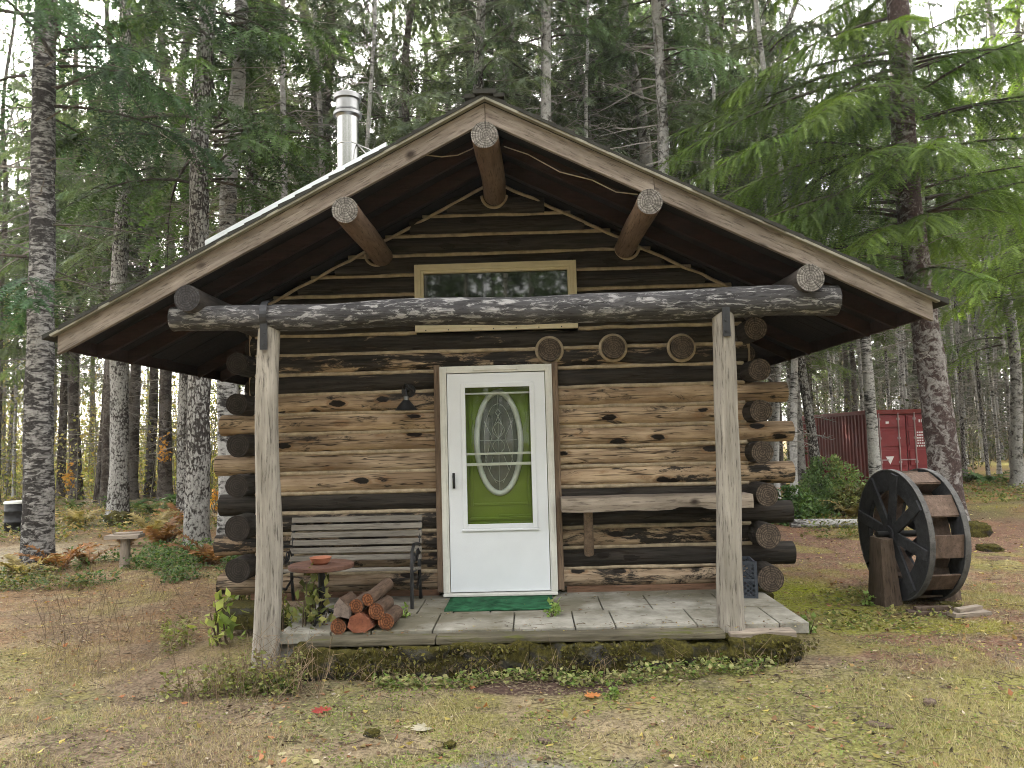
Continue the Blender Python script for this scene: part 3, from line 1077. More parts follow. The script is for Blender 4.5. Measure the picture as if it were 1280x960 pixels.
def rock_mesh(name, size, mat, seed, cuts=5, rough=.16, boxy=.7):
    """a rough stone: rounded box pushed about by noise"""
    n = cuts * 4
    vs, fs = [], []
    for i in range(n + 1):
        th_ = math.pi * i / n
        for j in range(2 * n):
            ph = math.pi * j / n
            d = Vector((math.sin(th_) * math.cos(ph), math.sin(th_) * math.sin(ph), math.cos(th_)))
            m = max(abs(d.x), abs(d.y), abs(d.z))
            b = d / m
            p = d.lerp(b, boxy)
            k = 1 + rough * mnoise.fractal((d.x * 1.7 + seed * 7, d.y * 1.7, d.z * 1.7 + seed), 1, 2, 4)
            vs.append((p.x * size[0] / 2 * k, p.y * size[1] / 2 * k, p.z * size[2] / 2 * k))
    for i in range(n):
        for j in range(2 * n):
            j2 = (j + 1) % (2 * n)
            fs.append((i * 2 * n + j, (i + 1) * 2 * n + j, (i + 1) * 2 * n + j2, i * 2 * n + j2))
    mb = MB(); mb.add(vs, fs, 0, True)
    return mb.mesh(name, mat)


x = -1.75
k = 0
while x < 1.98:
    w = random.uniform(.26, .48)
    if x + w > 1.94: w = 1.95 - x
    if w < .15: break
    big = x > 1.3
    me = rock_mesh('stone_block', (w * 1.13, .26 + random.uniform(-.02, .04), random.uniform(.25, .31) if not big else .25), M['mossstone'], k + 1.3, 7, .24, .84)
    o = link('stone_block', me, porch, (x + w / 2, -1.36 + random.uniform(-.02, .02), .055 if not big else .085))
    o['seed'] = random.random() * 6
    x += w * .97
    k += 1
# slabs at the right end
for (x0, x1, y, z) in ((1.40, 1.88, -1.36, .205),):
    eb = MB(); eb.box(((x0 + x1) / 2, y, z), (x1 - x0, .13, .05)); o = eb.build('edge_board', M['plank'], porch, .01, loc=((x0 + x1) / 2, y, z)); o['seed'] = 2.2

# footing block under the left corner
fb = MB(); p = at(296, 722, -.2)
fb.box((p.x + .02, -.12, .15), (.36, .34, .20)); fb.build('footing_block', M['mossstone'], cabin, .012)
fb = MB(); fb.box((CX1 - .03, .06, .11), (.22, .3, .24)); fb.build('footing_block', M['mossstone'], cabin, .012)

# ------------------------------------------------------------------ things on the porch
def build_bench():
    rt = at(527, 650, -.13)
    root = empty('garden_bench', (-1.60, -.30, PZ), R_(-1.5), 'grey slatted garden bench with black iron ends against the log wall', 'bench')
    Wd = 1.20
    L0 = WL[root.name]
    def part(mb, name, mat, bev=0):
        me = mb.mesh(name, mat)
        o = link(name, me, root, L0)
        o['seed'] = random.random() * 6
        if bev:
            b = o.modifiers.new('bevel', 'BEVEL'); b.width = bev; b.segments = 2; b.limit_method = 'ANGLE'
        return o
    # seat slats
    for k in range(5):
        y = -.19 + k * .078
        m = MB(); m.box((0, y, .325 - .012 * k), (Wd, .058, .022)); part(m, 'seat_slat', M['slat'], .004)
    for k in range(6):
        t_ = k / 5
        m = MB(); m.box((0, .165 + .075 * t_, .375 + .335 * t_), (Wd, .020, .050), Matrix.Rotation(R_(-12), 3, 'X')); part(m, 'back_slat', M['slat'], .004)
    for s in (-1, 1):
        m = MB()
        x = s * (Wd / 2 - .02)
        m.tube([(x, -.235, 0), (x, -.225, .16), (x, -.215, .31), (x, -.19, .47), (x, -.10, .515), (x, .06, .50), (x, .17, .485)], [.016, .015, .015, .014, .015, .015, .013], 8)
        m.tube([(x, .21, 0), (x, .165, .18), (x, .165, .33), (x, .20, .52), (x, .255, .735)], [.016, .015, .016, .015, .013], 8)
        m.tube([(x, -.22, .30), (x, 0, .285), (x, .165, .28)], .014, 8)
        m.tube([(x, -.20, .33), (x, -.10, .44), (x, .02, .36), (x, .12, .45), (x, .165, .40)], .009, 6)
        m.tube([(x, -.215, .20), (x, 0, .13), (x, .19, .20)], .011, 6)
        for (yy, zz) in ((-.09, .40), (.06, .41)):
            m.tube([(x, yy + math.cos(a) * .04, zz + math.sin(a) * .04) for a in [k * math.pi / 6 for k in range(13)]], .007, 6)
        part(m, 'iron_end', M['iron'])
    m = MB(); m.box((0, 0, .30), (Wd - .06, .03, .014)); part(m, 'cross_bar', M['iron'])
    return root


build_bench()


def build_table():
    p = at(402, 706, -.92)
    root = empty('round_side_table', (p.x, -.92, PZ), 0, 'low round reddish wooden table on a black pedestal before the bench', 'table')
    L0 = WL[root.name]
    h = p.z - PZ
    m = MB(); m.tube([(0, 0, h - .026), (0, 0, h - .02), (0, 0, h + .004), (0, 0, h + .010)], [.245, .256, .256, .248], 40, wob=.015, smooth=False)
    o = link('table_top', m.mesh('table_top', M['tabletop']), root, L0); o['seed'] = 3.1
    m = MB(); m.tube([(0, 0, .05), (0, 0, .2), (0, 0, h - .02)], [.030, .026, .030], 12)
    link('pedestal', m.mesh('pedestal', M['iron']), root, L0)
    for k in range(3):
        a = k * 2.094 + .5
        m = MB(); m.tube([(0, 0, .10), (math.cos(a) * .10, math.sin(a) * .10, .05), (math.cos(a) * .20, math.sin(a) * .20, .012)], [.018, .015, .012], 8)
        link('foot', m.mesh('foot', M['iron']), root, L0)
    # bowl
    b = MB()
    prof = [(.0, .004), (.055, .004), (.060, .0), (.072, .02), (.084, .048), (.088, .052), (.082, .054), (.070, .03), (.05, .016), (.0, .014)]
    n = 32
    vs, fs = [], []
    for (r, z) in prof:
        for k in range(n): vs.append((r * math.cos(2 * math.pi * k / n), r * math.sin(2 * math.pi * k / n), z))
    for i in range(len(prof) - 1):
        for k in range(n): fs.append((i * n + k, i * n + (k + 1) % n, (i + 1) * n + (k + 1) % n, (i + 1) * n + k))
    b.add(vs, fs, 0, True)
    o = link('bowl', b.mesh('bowl', M['terracotta']), None, (p.x, -.95, p.z + .012))
    tag(o, 'small shallow terracotta bowl on the round table', 'bowl')


build_table()


def m_firebark(name, ca, cb):
    t = NT(name)
    c = t.coord('Object', (1.2, 5, 5))
    a = t.noise(c, 4, 8, .72, .4)
    col = t.ramp(a, [(.3, ca), (.55, cb), (.75, tuple(x * 1.8 for x in cb))])
    t.bsdf(col, .95, 0, t.bump(a, .9, .02), .1)
    return t.mat


M['firebark'] = m_firebark('firewood_bark', (.03, .02, .015), (.10, .068, .05))
M['splitred'] = m_wood('red_split_face', (.15, .052, .03), (.32, .125, .07), (.10, .04, .025), (.7, 9, 9), .5)
M['splitgrey'] = m_wood('grey_split_face', (.13, .10, .085), (.24, .19, .165), (.05, .04, .03), (.7, 9, 9), .5)

FG = 'firewood pieces stacked on the porch edge'
fire = [  # px, py, r(px), label, kind
    (422.5, 783.5, 10.0, 'orange ended round log lying lowest at the near post end of the firewood stack', 'r'),
    (445, 757, 9.0, 'small bright orange ended round log in the upper row of the firewood stack', 'r'),
    (459.5, 749.5, 8.0, 'topmost firewood log with a pale ragged tip at its far end', 't'),
    (470, 763.5, 9.8, 'thick orange ended log resting over the split red piece of firewood', 'r'),
    (482.5, 777, 10.0, 'dark barked round log lowest at the door end of the firewood stack', 'y'),
]
for (px, py, rp, lab, kd) in fire:
    Yf = -1.30
    p = at(px, py, Yf)
    r = rp / 960 * 5.85
    L = .27 if kd != 't' else .36
    d = Vector((.12 if kd != 't' else .26, 1, .03 if kd != 't' else .16)).normalized()
    o = log_obj('firewood_log', p, p + d * L, r, r * .95, None, [M['firebark'], M['logend_fire']], 20, 10, .10, .01)
    tag(o, lab, 'firewood', FG)


def split_piece(px_poly, Yf, L, d, mats, lab, endmat):
    pts = [at(px, py, Yf) for (px, py) in px_poly]
    c = sum(pts, Vector()) / len(pts)
    mb = MB()
    n = len(pts)
    d = Vector(d).normalized()
    sg = 6
    vs = []
    for k in range(sg + 1):
        for i, p in enumerate(pts):
            q = p + d * (L * k / sg)
            q += Vector((mnoise.noise(q * 9), 0, mnoise.noise(q * 9 + Vector((5, 0, 0))))) * .006
            vs.append(q)
    fs, ms = [], []
    mb.add(vs, [tuple(range(n))], 1); mb.f.append([sg * n + i for i in reversed(range(n))]); mb.m.append(1); mb.s.append(False)
    for k in range(sg):
        for i in range(n):
            mb.f.append([k * n + i, (k + 1) * n + i, (k + 1) * n + (i + 1) % n, k * n + (i + 1) % n]); mb.m.append(mats[i] if i < len(mats) else 0); mb.s.append(False)
    o = mb.build('firewood_log', [M['firebark'], endmat, endmat], None, loc=c, rot=Vector(d).to_track_quat('X', 'Z').to_euler())
    o['seed'] = random.random() * 5
    tag(o, lab, 'firewood', FG)


split_piece([(434, 784), (437, 772), (449, 766), (461, 774), (466, 784), (456, 790), (442, 791)], -1.31, .27, (.12, 1, .02), [2, 2, 2, 2, 0, 0, 0], 'red split chunk with a wedge shaped face in the middle of the firewood stack', M['splitred'])
split_piece([(416, 770), (417, 757), (424, 747), (436, 760), (436, 774)], -1.33, .27, (.12, 1, .0), [2, 0, 0, 2, 2], 'grey split piece with bark on top at the post side of the firewood stack', M['splitgrey'])

# mat
mt = MB()
c4 = [at(573, 741, -.09), at(686, 739, -.09)]
mp = []
n = 20
for k in range(n + 1):
    for j in range(9):
        x = -.74 + k / n * .90; y = -.70 + j / 8 * .54
        mp.append((x + .006 * mnoise.noise((y * 20, x, 0)), y + .012 * mnoise.noise((x * 9, y, 3)), PZ + .012 + .006 * mnoise.noise((x * 5, y * 6, 1))))
f = [(k * 9 + j, (k + 1) * 9 + j, (k + 1) * 9 + j + 1, k * 9 + j + 1) for k in range(n) for j in range(8)]
mt.add(mp, f, 0, True)
o = mt.build('door_mat', M['mat'], None, loc=(-.29, -.28, PZ))
sm = o.modifiers.new('thick', 'SOLIDIFY'); sm.thickness = .012
tag(o, 'worn green doormat on the paving before the white door', 'mat')

# half-log shelf on wall brackets
sh = at(702, 632, -.32); sh2 = at(942, 630, -.32)
root = empty('wall_shelf', ((sh.x + sh2.x) / 2, -.2, sh.z), 0, 'thick grey plank shelf fixed to the log wall beside the door', 'shelf')
m = MB()
n = 26
top_poly = []
for k in range(n):
    x0 = sh.x + (sh2.x - sh.x) * k / n; x1 = sh.x + (sh2.x - sh.x) * (k + 1) / n
vs = []
for k in range(n + 1):
    x = sh.x + (sh2.x - sh.x) * k / n
    b = -.060 + .010 * mnoise.noise((x * 3, 1, 0)) + (.02 if 15 < k < 20 else 0)
    for (y, z) in ((-.32, b), (-.32 - .006, .0), (-.315, .060), (-.03, .060), (-.03, b * .8)):
        vs.append((x, y, sh.z + .004 * mnoise.noise((x * 4, y, 2)) + z))
f = []
for k in range(n):
    for j in range(5):
        f.append((k * 5 + j, (k + 1) * 5 + j, (k + 1) * 5 + (j + 1) % 5, k * 5 + (j + 1) % 5))
f.append((0, 1, 2, 3, 4)); f.append(tuple(n * 5 + j for j in reversed(range(5))))
m.add(vs, f)
o = m.build('plank', M['plank'], root); o['seed'] = 1.7
for (px, pyb) in ((735, 692), (908, 686)):
    t0 = at(px, 641, -.22); b0 = at(px + 1, pyb, -.05)
    log_obj('bracket', (t0.x, -.22, sh.z - .055), (b0.x, -.055, b0.z), .042, .046, root, [M['jamb'], M['logend']], 12, 8, .1, .01)

# plastic crate
cr = at(937, 722, -.30)
root = empty('plastic_crate', (1.765, -.28, PZ), R_(-6), 'slate blue lattice plastic crate on the porch behind the post', 'crate')
L0 = WL[root.name]
m = MB()
w, d, h = .27, .30, .285
for z in (.0, h * .5, h):
    for s in (-1, 1):
        m.box((0, s * d / 2, z + .012), (w, .012, .024)); m.box((s * w / 2, 0, z + .012), (.012, d - .012, .024))
for sx in (-1, 1):
    for sy in (-1, 1): m.box((sx * w / 2, sy * d / 2, h / 2 + .012), (.024, .024, h + .024))
m.box((0, 0, .008), (w - .02, d - .02, .008))
link('frame', m.mesh('frame', M['crate']), root, L0)
for (s, ax) in ((-1, 'y'), (1, 'y'), (-1, 'x'), (1, 'x')):
    m = MB()
    for k in range(-3, 9):
        for sg in (1, -1):
            for zz in (0, h * .5):
                a0 = k * w / 6 - w / 2
                a1 = a0 + sg * h * .5
                lo, hi = -w / 2 + .012, w / 2 - .012
                # clip the diagonal to the panel
                t0, t1 = 0.0, 1.0
                for bound, side in ((lo, 1), (hi, -1)):
                    fa, fb_ = side * (a0 - bound), side * (a1 - bound)
                    if fa < 0 and fb_ < 0: t0, t1 = 1, 0
                    elif fa < 0: t0 = max(t0, fa / (fa - fb_))
                    elif fb_ < 0: t1 = min(t1, fa / (fa - fb_))
                if t1 - t0 < .05: continue
                A = (a0 + (a1 - a0) * t0, zz + .024 + h * .45 * t0); B = (a0 + (a1 - a0) * t1, zz + .024 + h * .45 * t1)
                off = s * d / 2 + (.002 if sg > 0 else -.003)
                if ax == 'y': m.bar((A[0], off, A[1]), (B[0], off, B[1]), .006, .009)
                else: m.bar((off, A[0], A[1]), (off, B[0], B[1]), .006, .009)
    link('lattice_panel', m.mesh('lattice_panel', M['crate']), root, L0)

# wall lamp
lp = at(509, 492, -.08)
root = empty('wall_lamp', (lp.x, -.06, lp.z), 0, 'small black iron lamp with a cone shade on the log wall', 'wall lamp')
L0 = WL[root.name]
m = MB(); m.tube([(-.0, .07, .03), (0, .05, .03)], .065, 16); m.tube([(0, .05, .03), (0, -.05, .045), (0, -.09, .015), (0, -.09, -.04)], .013, 8)
m.tube([(-.04, .03, .06), (-.02, -.01, .085), (.03, -.02, .05), (.05, .03, .03)], .012, 7)
link('mount', m.mesh('mount', M['iron']), root, L0)
m = MB(); m.tube([(0, -.09, -.03), (0, -.09, -.065)], [.022, .026], 12)
link('bulb_holder', m.mesh('bulb_holder', M['steeldark']), root, L0)
m = MB(); m.tube([(0, -.09, -.065), (0, -.09, -.155)], [.03, .105], 24, caps=False); m.tube([(0, -.09, -.155), (0, -.09, -.068)], [.102, .028], 24, caps=False)
link('shade', m.mesh('shade', M['iron']), root, L0)

# ------------------------------------------------------------------ water wheel
M['wheel'] = m_wood('charcoal_wheel_wood', (.028, .029, .033), (.070, .072, .080), (.008, .008, .009), (6, 6, 6), .35)
M['wheelrim'] = m_wood('worn_rim_edge', (.07, .07, .07), (.17, .165, .16), (.02, .02, .02), (5, 5, 5), .4)
M['paddle'] = m_wood('worn_brown_paddle', (.085, .058, .044), (.185, .13, .10), (.035, .026, .022), (8, 1.0, 8), .5)
M['stump'] = m_wood('split_grey_brown_post', (.075, .052, .038), (.175, .13, .10), (.02, .015, .012), (9, 9, .7), .7)


def build_wheel():
    c = at(1136, 682, .62)
    base = Vector((c.x + .02, .62, gzf(c.x, .62)))
    R1, R0 = .622, .425
    hw = .335
    zc = max(.645, c.z - base.z)
    root = empty('water_wheel', base, R_(5), 'dark wooden water wheel with eight spokes standing on stump supports', 'water wheel')
    L0 = WL[root.name]
    def part(m, name, mats, par=root, bev=0, seed=None):
        o = link(name, m.mesh(name, mats), par, L0)
        o['seed'] = random.random() * 6 if seed is None else seed
        if bev:
            b = o.modifiers.new('bevel', 'BEVEL'); b.width = bev; b.segments = 2; b.limit_method = 'ANGLE'
        return o
    C = Vector((0, 0, zc))
    for s in (-1, 1):
        x = s * hw / 2
        m = MB()
        # eight rim segments, joints on the spokes
        for k in range(8):
            a0 = 2 * math.pi * k / 8 + .22 + .006; a1 = a0 + 2 * math.pi / 8 - .012
            m.ring(C + Vector((x, 0, 0)), (0, 1, 0), (0, 0, 1), R0, R1, .045, 8, 0, a0, a1)
        rim = part(m, 'rim', M['wheel'], bev=.003)
        m = MB(); m.ring(C + Vector((x, 0, 0)), (0, 1, 0), (0, 0, 1), R1 + .001, R1 + .010, .052, 64)
        part(m, 'rim_band', M['wheelrim'], rim)
        for k in range(8):
            a = 2 * math.pi * k / 8 + .22
            d = Vector((0, math.cos(a), math.sin(a)))
            m = MB()
            m.bar(C + Vector((x + s * .030, 0, 0)) + d * .05, C + Vector((x + s * .030, 0, 0)) + d * (R1 - .02), .028, .105, up=Vector((1, 0, 0)).cross(d))
            part(m, 'spoke', M['wheel'], rim, .004)
        m = MB(); m.tube([C + Vector((x - .03, 0, 0)), C + Vector((x + s * .06, 0, 0))], .085, 8, smooth=False)
        part(m, 'hub', M['wheel'], rim)
    m = MB(); m.tube([C + Vector((-hw / 2 - .17, 0, 0)), C + Vector((hw / 2 + .17, 0, 0))], .032, 14)
    part(m, 'axle', M['iron'])
    # bucket boards: a sloping board and a riser, over an inner drum
    hb = hw - .05
    for k in range(10):
        a = 2 * math.pi * k / 10 + .05
        def pt(r, t_): return C + Vector((0, r * math.cos(t_), r * math.sin(t_)))
        m = MB()
        A, B = pt(R0 + .02, a), pt(R1 - .02, a + .20)
        Cc = pt(R1 - .012, a - .14)
        up = Vector((1, 0, 0)).cross((B - A).normalized())
        m.bar(A, B, hb, .018, up=up)
        up = Vector((1, 0, 0)).cross((Cc - B).normalized())
        m.bar(B, Cc, hb, .018, up=up)
        part(m, 'bucket', M['paddle'])
        m = MB()
        A, B = pt(R0 + .005, a), pt(R0 + .005, a + 2 * math.pi / 10 - .01)
        m.bar(A, B, hb, .015, up=Vector((1, 0, 0)).cross((B - A).normalized()))
        part(m, 'drum_board', M['paddle'])
    # supports: rough split stumps
    for s in (-1, 1):
        x = s * (hw / 2 + .13)
        m = MB()
        w0, w1, t0, t1 = .34, .20, .18, .12
        hh = zc - .03
        n = 7
        vs = []
        prof = [(-1, -1), (.1, -1.25), (1, -1), (1.15, 0), (1, 1), (-1, 1), (-1.1, .1)]
        for q in range(9):
            t_ = q / 8
            w_ = (w0 + (w1 - w0) * t_ ** .7) / 2; th = (t0 + (t1 - t0) * t_) / 2
            for (u, v) in prof:
                jig = .012 * mnoise.noise((u * 3, v * 3 + s, t_ * 5))
                vs.append((x + v * th + jig, u * w_ + jig, -.06 + (hh + .06) * t_ + (.03 * mnoise.noise((u * 4, v, s)) if q == 8 else 0)))
        f = [(q * n + i, q * n + (i + 1) % n, (q + 1) * n + (i + 1) % n, (q + 1) * n + i) for q in range(8) for i in range(n)]
        f.append(tuple(8 * n + i for i in range(n)))
        m.add(vs, f)
        part(m, 'support_post', M['stump'])
    return root, base


wheel, WB = build_wheel()

# loose boards at the wheel's foot
for (px, py, L, rz, lab) in ((1212, 765, .38, .25, 'weathered loose board lying flat beside the foot of the water wheel'), (1165, 762, .42, -.15, 'dark plank end lying under the water wheel rim')):
    q = ray(px, py); t_ = -(CAM.z - .03) / q.z
    p = CAM + q * t_
    m = MB(); m.box((0, 0, 0), (L, .10, .035)); m.box((.02, .035, .036), (L * .8, .06, .03), Matrix.Rotation(.2, 3, 'Z'))
    o = link('loose_board', m.mesh('loose_board', M['stump'] if px < 1200 else M['plank']), None, (p.x, p.y, gzf(p.x, p.y) + .02), (0.03, .02, rz)); o['seed'] = px / 100
    tag(o, lab, 'board')

# ------------------------------------------------------------------ shipping container
M['cred'] = m_plain('faded_red_container_paint', (.165, .026, .022), .6, 0, .2, 2.2, .1)
M['cred2'] = m_plain('red_door_paint', (.22, .030, .034), .5, 0, .15, 2.5, .08)
M['crod'] = m_plain('grey_lock_rod', (.34, .26, .26), .5, .2, .15, 5, .1)
M['cmark'] = m_plain('white_stencil_paint', (.72, .70, .70), .6, 0, .06, 5, .05)


def build_container():
    f0 = at(1086, 560, 17.3)
    x0 = f0.x; y0 = 17.3
    W, H, L = 2.44, 2.59, 6.06
    gx = gzf(x0 + 1, y0)
    zb = min(gx, at(1090, 512, 17.3).z - H - .02)
    root = empty('shipping_container', (x0 + W / 2, y0 + L / 2, zb), 0, 'dark red corrugated shipping container with lock rods on its doors', 'container')
    z0 = zb + .0
    m = MB()
    def corr(a, b, inward, n):
        a, b = Vector(a), Vector(b)
        d = (b - a) / n
        iw = Vector(inward) * .036
        pts = []
        for k in range(n):
            p = a + d * k
            pts += [p, p + d * .25, p + d * .5 + iw, p + d * .75 + iw]
        pts.append(b)
        vs = []
        for p in pts: vs += [(p.x, p.y, z0 + .14), (p.x, p.y, z0 + H - .10)]
        f = [(2 * i, 2 * i + 2, 2 * i + 3, 2 * i + 1) for i in range(len(pts) - 1)]
        m.add(vs, f)
    corr((x0 + .03, y0 + .12, 0), (x0 + .03, y0 + L - .12, 0), (1, 0, 0), 22)
    corr((x0 + W - .03, y0 + .12, 0), (x0 + W - .03, y0 + L - .12, 0), (-1, 0, 0), 22)
    corr((x0 + .1, y0 + L - .03, 0), (x0 + W - .1, y0 + L - .03, 0), (0, -1, 0), 9)
    m.box((x0 + W / 2, y0 + L / 2, z0 + H - .03), (W - .1, L - .1, .04))
    m.box((x0 + W / 2, y0 + L / 2, z0 + .12), (W - .1, L - .1, .1))
    root_body = m.build('body', M['cred'], root)
    m = MB()
    for x in (x0 + .05, x0 + W - .05):
        m.box((x, y0 + L / 2, z0 + H - .06), (.09, L - .3, .12)); m.box((x, y0 + L / 2, z0 + .08), (.09, L - .3, .15))
        for y in (y0 + .06, y0 + L - .06): m.box((x, y, z0 + H / 2), (.13, .13, H - .3))
    for y in (y0 + .05, y0 + L - .05):
        m.box((x0 + W / 2, y, z0 + H - .07), (W - .3, .10, .14)); m.box((x0 + W / 2, y, z0 + .08), (W - .3, .10, .15))
    m.build('frame_rail', M['cred'], root, .008)
    m = MB()
    for x in (x0 + .05, x0 + W - .05):
        for y in (y0 + .06, y0 + L - .06):
            for z in (z0 + .07, z0 + H - .06): m.box((x, y, z), (.17, .17, .13))
    m.build('corner_casting', M['cred'], root, .01)
    xm = x0 + W / 2
    for s in (-1, 1):
        xa, xb = (x0 + .13, xm - .012) if s < 0 else (xm + .012, x0 + W - .13)
        m = MB()
        m.box(((xa + xb) / 2, y0 + .075, z0 + H / 2 + .01), (xb - xa, .03, H - .34))
        # raised panels between the horizontal recesses
        zz = [z0 + .20, z0 + .78, z0 + 1.38, z0 + 1.98, z0 + H - .17]
        for k in range(4):
            m.box(((xa + xb) / 2, y0 + .044, (zz[k] + zz[k + 1]) / 2), (xb - xa - .10, .040, zz[k + 1] - zz[k] - .12))
        dr = m.build('door', M['cred2'], root, .006)
        for xr in ((xa + .24), (xb - .24)):
            r = MB(); r.tube([(xr, y0 + .012, z0 + .12), (xr, y0 + .012, z0 + H - .10)], .021, 10)
            for z in (.3, .95, 1.7, 2.3): r.box((xr, y0 + .025, z0 + z), (.10, .028, .07))
            r.box((xr + s * -.11, y0 + .008, z0 + 1.02), (.26, .02, .035))
            r.build('lock_rod', M['crod'], dr)
        mk = MB()
        rs = random.Random(5)
        if s < 0:
            cxm = (xa + xb) / 2 - .02
            mk.prism([(cxm - .13, y0 + .023, z0 + 1.13), (cxm + .13, y0 + .023, z0 + 1.13), (cxm, y0 + .023, z0 + .88)], (0, -1, 0), .003)
            mk.box((cxm - .02, y0 + .022, z0 + 2.19), (.10, .003, .07))
            for q in range(4): mk.box((xa + .10, y0 + .022, z0 + 1.86 - q * .10), (.10, .003, .055))
        else:
            cxm = (xa + xb) / 2 - .16
            for q in range(4): mk.box((cxm + .02 + q * .07, y0 + .022, z0 + 2.22), (.045, .003, .09))
            for q, (ln, w_) in enumerate(((5, .05), (4, .05), (5, .05), (3, .05), (5, .05))):
                for e in range(ln): mk.box((cxm - .06 + e * .07, y0 + .022, z0 + 1.86 - q * .085), (w_, .003, .048))
            for e in range(6): mk.box((cxm - .10 + e * .075, y0 + .022, z0 + 1.44), (.05, .003, .05))
        mk.build('lettering', M['cmark'], dr)
    return root


build_container()

# ------------------------------------------------------------------ left yard: rustic stool, drum
sx, sy = ground_spot(157, 11.0)
g0 = gzf(sx, sy)
root = empty('rustic_stool', (sx, sy, g0), R_(8), 'small rustic table of one plank nailed on a short grey post', 'stool')
L0 = WL[root.name]
o = log_obj('leg', (sx, sy, g0 - .1), (sx + .02, sy, g0 + .40), .068, .062, None, [M['plank'], M['logend']], 14, 8, .1, .01)
o.parent = root; o.location = Vector((0.01, 0, .15)); o.rotation_euler = (0, R_(-90), 0)
m = MB(); m.box((0, 0, .435), (.46, .26, .05)); m.box((.03, .06, .47), (.36, .12, .03))
o = link('top', m.mesh('top', M['plank']), root, L0); o['seed'] = 4.4

dx, dy = ground_spot(21, 16.5)
root = empty('oil_drum', (dx, dy, gzf(dx, dy)), 0, 'dark drum with a pale lid standing behind the leftmost big trunk', 'drum')
L0 = WL[root.name]
m = MB(); m.tube([(0, 0, -.05), (0, 0, .2), (0, 0, .21), (0, 0, .23), (0, 0, .24), (0, 0, .43), (0, 0, .44), (0, 0, .46), (0, 0, .47), (0, 0, .62)], [.2, .2, .21, .21, .2, .2, .21, .21, .2, .2], 28)
link('body', m.mesh('body', M['iron']), root, L0)
m = MB(); m.tube([(0, 0, .605), (0, 0, .635), (0, 0, .655)], [.215, .215, .20], 28)
link('lid', m.mesh('lid', M['whitetrim']), root, L0)

# ------------------------------------------------------------------ vegetation builders
UPV = np.array((0, 0, 1.0))


def unit(v): return v / np.maximum(np.linalg.norm(v, axis=-1, keepdims=True), 1e-9)


def spray(P, D, S, L, col, m=12, nl=.05, nw=.014, droop=.25, taper=.5, g=None, swing=.55):
    """flat combs of needles along n twigs at once -> V, F, C"""
    n = len(P)
    t = (np.arange(m) + .5) / m
    down = np.array((0, 0, -1.0))
    pos = P[:, None] + D[:, None] * (L[:, None] * t)[..., None] + down * (droop * L[:, None] * t[None] ** 2)[..., None]
    tang = unit(D[:, None] + down * (2 * droop * t)[None, :, None])
    nlt = (nl * (1 - taper * t))[None, :, None] * np.ones((n, 1, 1)) if np.isscalar(nl) else (nl[:, None] * (1 - taper * t)[None])[..., None]
    Vs, Cs = [], []
    for s in (-1, 1):
        j = rng.normal(0, .22, (n, m, 3))
        side = unit(S[:, None] * s + j)
        tip = pos + tang * nlt * swing + side * nlt
        b2 = pos + tang * nw
        b1 = pos - tang * nw
        Vs.append(np.stack([b1, b2, tip], 2).reshape(-1, 3))
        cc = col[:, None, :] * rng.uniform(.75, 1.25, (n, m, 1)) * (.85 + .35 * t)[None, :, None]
        Cs.append(np.repeat(cc.reshape(-1, 3), 3, 0))
    V = np.concatenate(Vs); C = np.concatenate(Cs)
    F = np.arange(len(V)).reshape(-1, 3)
    return V, F, C


def leaves(P, A, B, size, col, fold=.25, w=.33):
    """diamond leaves folded along the midrib, as two triangles each"""
    n = len(P)
    N = unit(np.cross(A, B))
    s = size[:, None]
    p0 = P; p2 = P + A * s
    p1 = P + A * s * .45 + B * s * w + N * s * fold * w
    p3 = P + A * s * .45 - B * s * w + N * s * fold * w
    V = np.stack([p0, p1, p2, p3], 1).reshape(-1, 3)
    i = np.arange(n) * 4
    F = np.stack([np.stack([i, i + 1, i + 2], 1), np.stack([i, i + 2, i + 3], 1)], 1).reshape(-1, 3)
    C = np.repeat(col, 4, 0)
    return V, F, C


def rand_dirs(n, up=0.0):
    v = rng.normal(0, 1, (n, 3)); v[:, 2] += up
    return unit(v)


def tubes3(P0, P1, r0, r1, col):
    """three sided sticks, n at once"""
    n = len(P0)
    d = unit(P1 - P0)
    ref = np.where(np.abs(d[:, 2:3]) > .9, np.array((0, 1.0, 0)), UPV)
    s = unit(np.cross(d, ref)); u = np.cross(s, d)
    V = []
    for k in range(3):
        a = 2 * math.pi * k / 3
        V.append(P0 + (s * math.cos(a) + u * math.sin(a)) * r0[:, None])
    for k in range(3):
        a = 2 * math.pi * k / 3
        V.append(P1 + (s * math.cos(a) + u * math.sin(a)) * r1[:, None])
    V = np.stack(V, 1).reshape(-1, 3)
    i = np.arange(n)[:, None] * 6
    q = []
    for k in range(3):
        k2 = (k + 1) % 3
        q += [[k, k2, 3 + k2], [k, 3 + k2, 3 + k]]
    F = (i[:, :, None] + np.array(q)[None]).reshape(-1, 3)
    C = np.repeat(col, 6, 0)
    return V, F, C


class NB:
    def __init__(self): self.V, self.F, self.C, self.M, self.n = [], [], [], [], 0

    def add(self, vfc, mat=0):
        V, F, C = vfc
        if len(V) == 0: return
        self.V.append(V); self.F.append(F + self.n); self.C.append(C)
        self.M.append(np.full(len(F), mat)); self.n += len(V)

    def mesh(self, name, mats):
        return mesh_np(name, np.concatenate(self.V), np.concatenate(self.F), mats, np.concatenate(self.M), np.concatenate(self.C))


# ---- materials for plants
def m_vcol(name, rough=.9):
    t = NT(name)
    c = t.vcol()
    nz = t.noise(t.coord('Object', (1, 1, 1)), 30, 4, .6)
    t.bsdf(t.mix(1.0, c, t.ramp(nz, [(.3, .6), (.7, 1.35)]), 'MULTIPLY'), rough, 0, None, .15)
    return t.mat


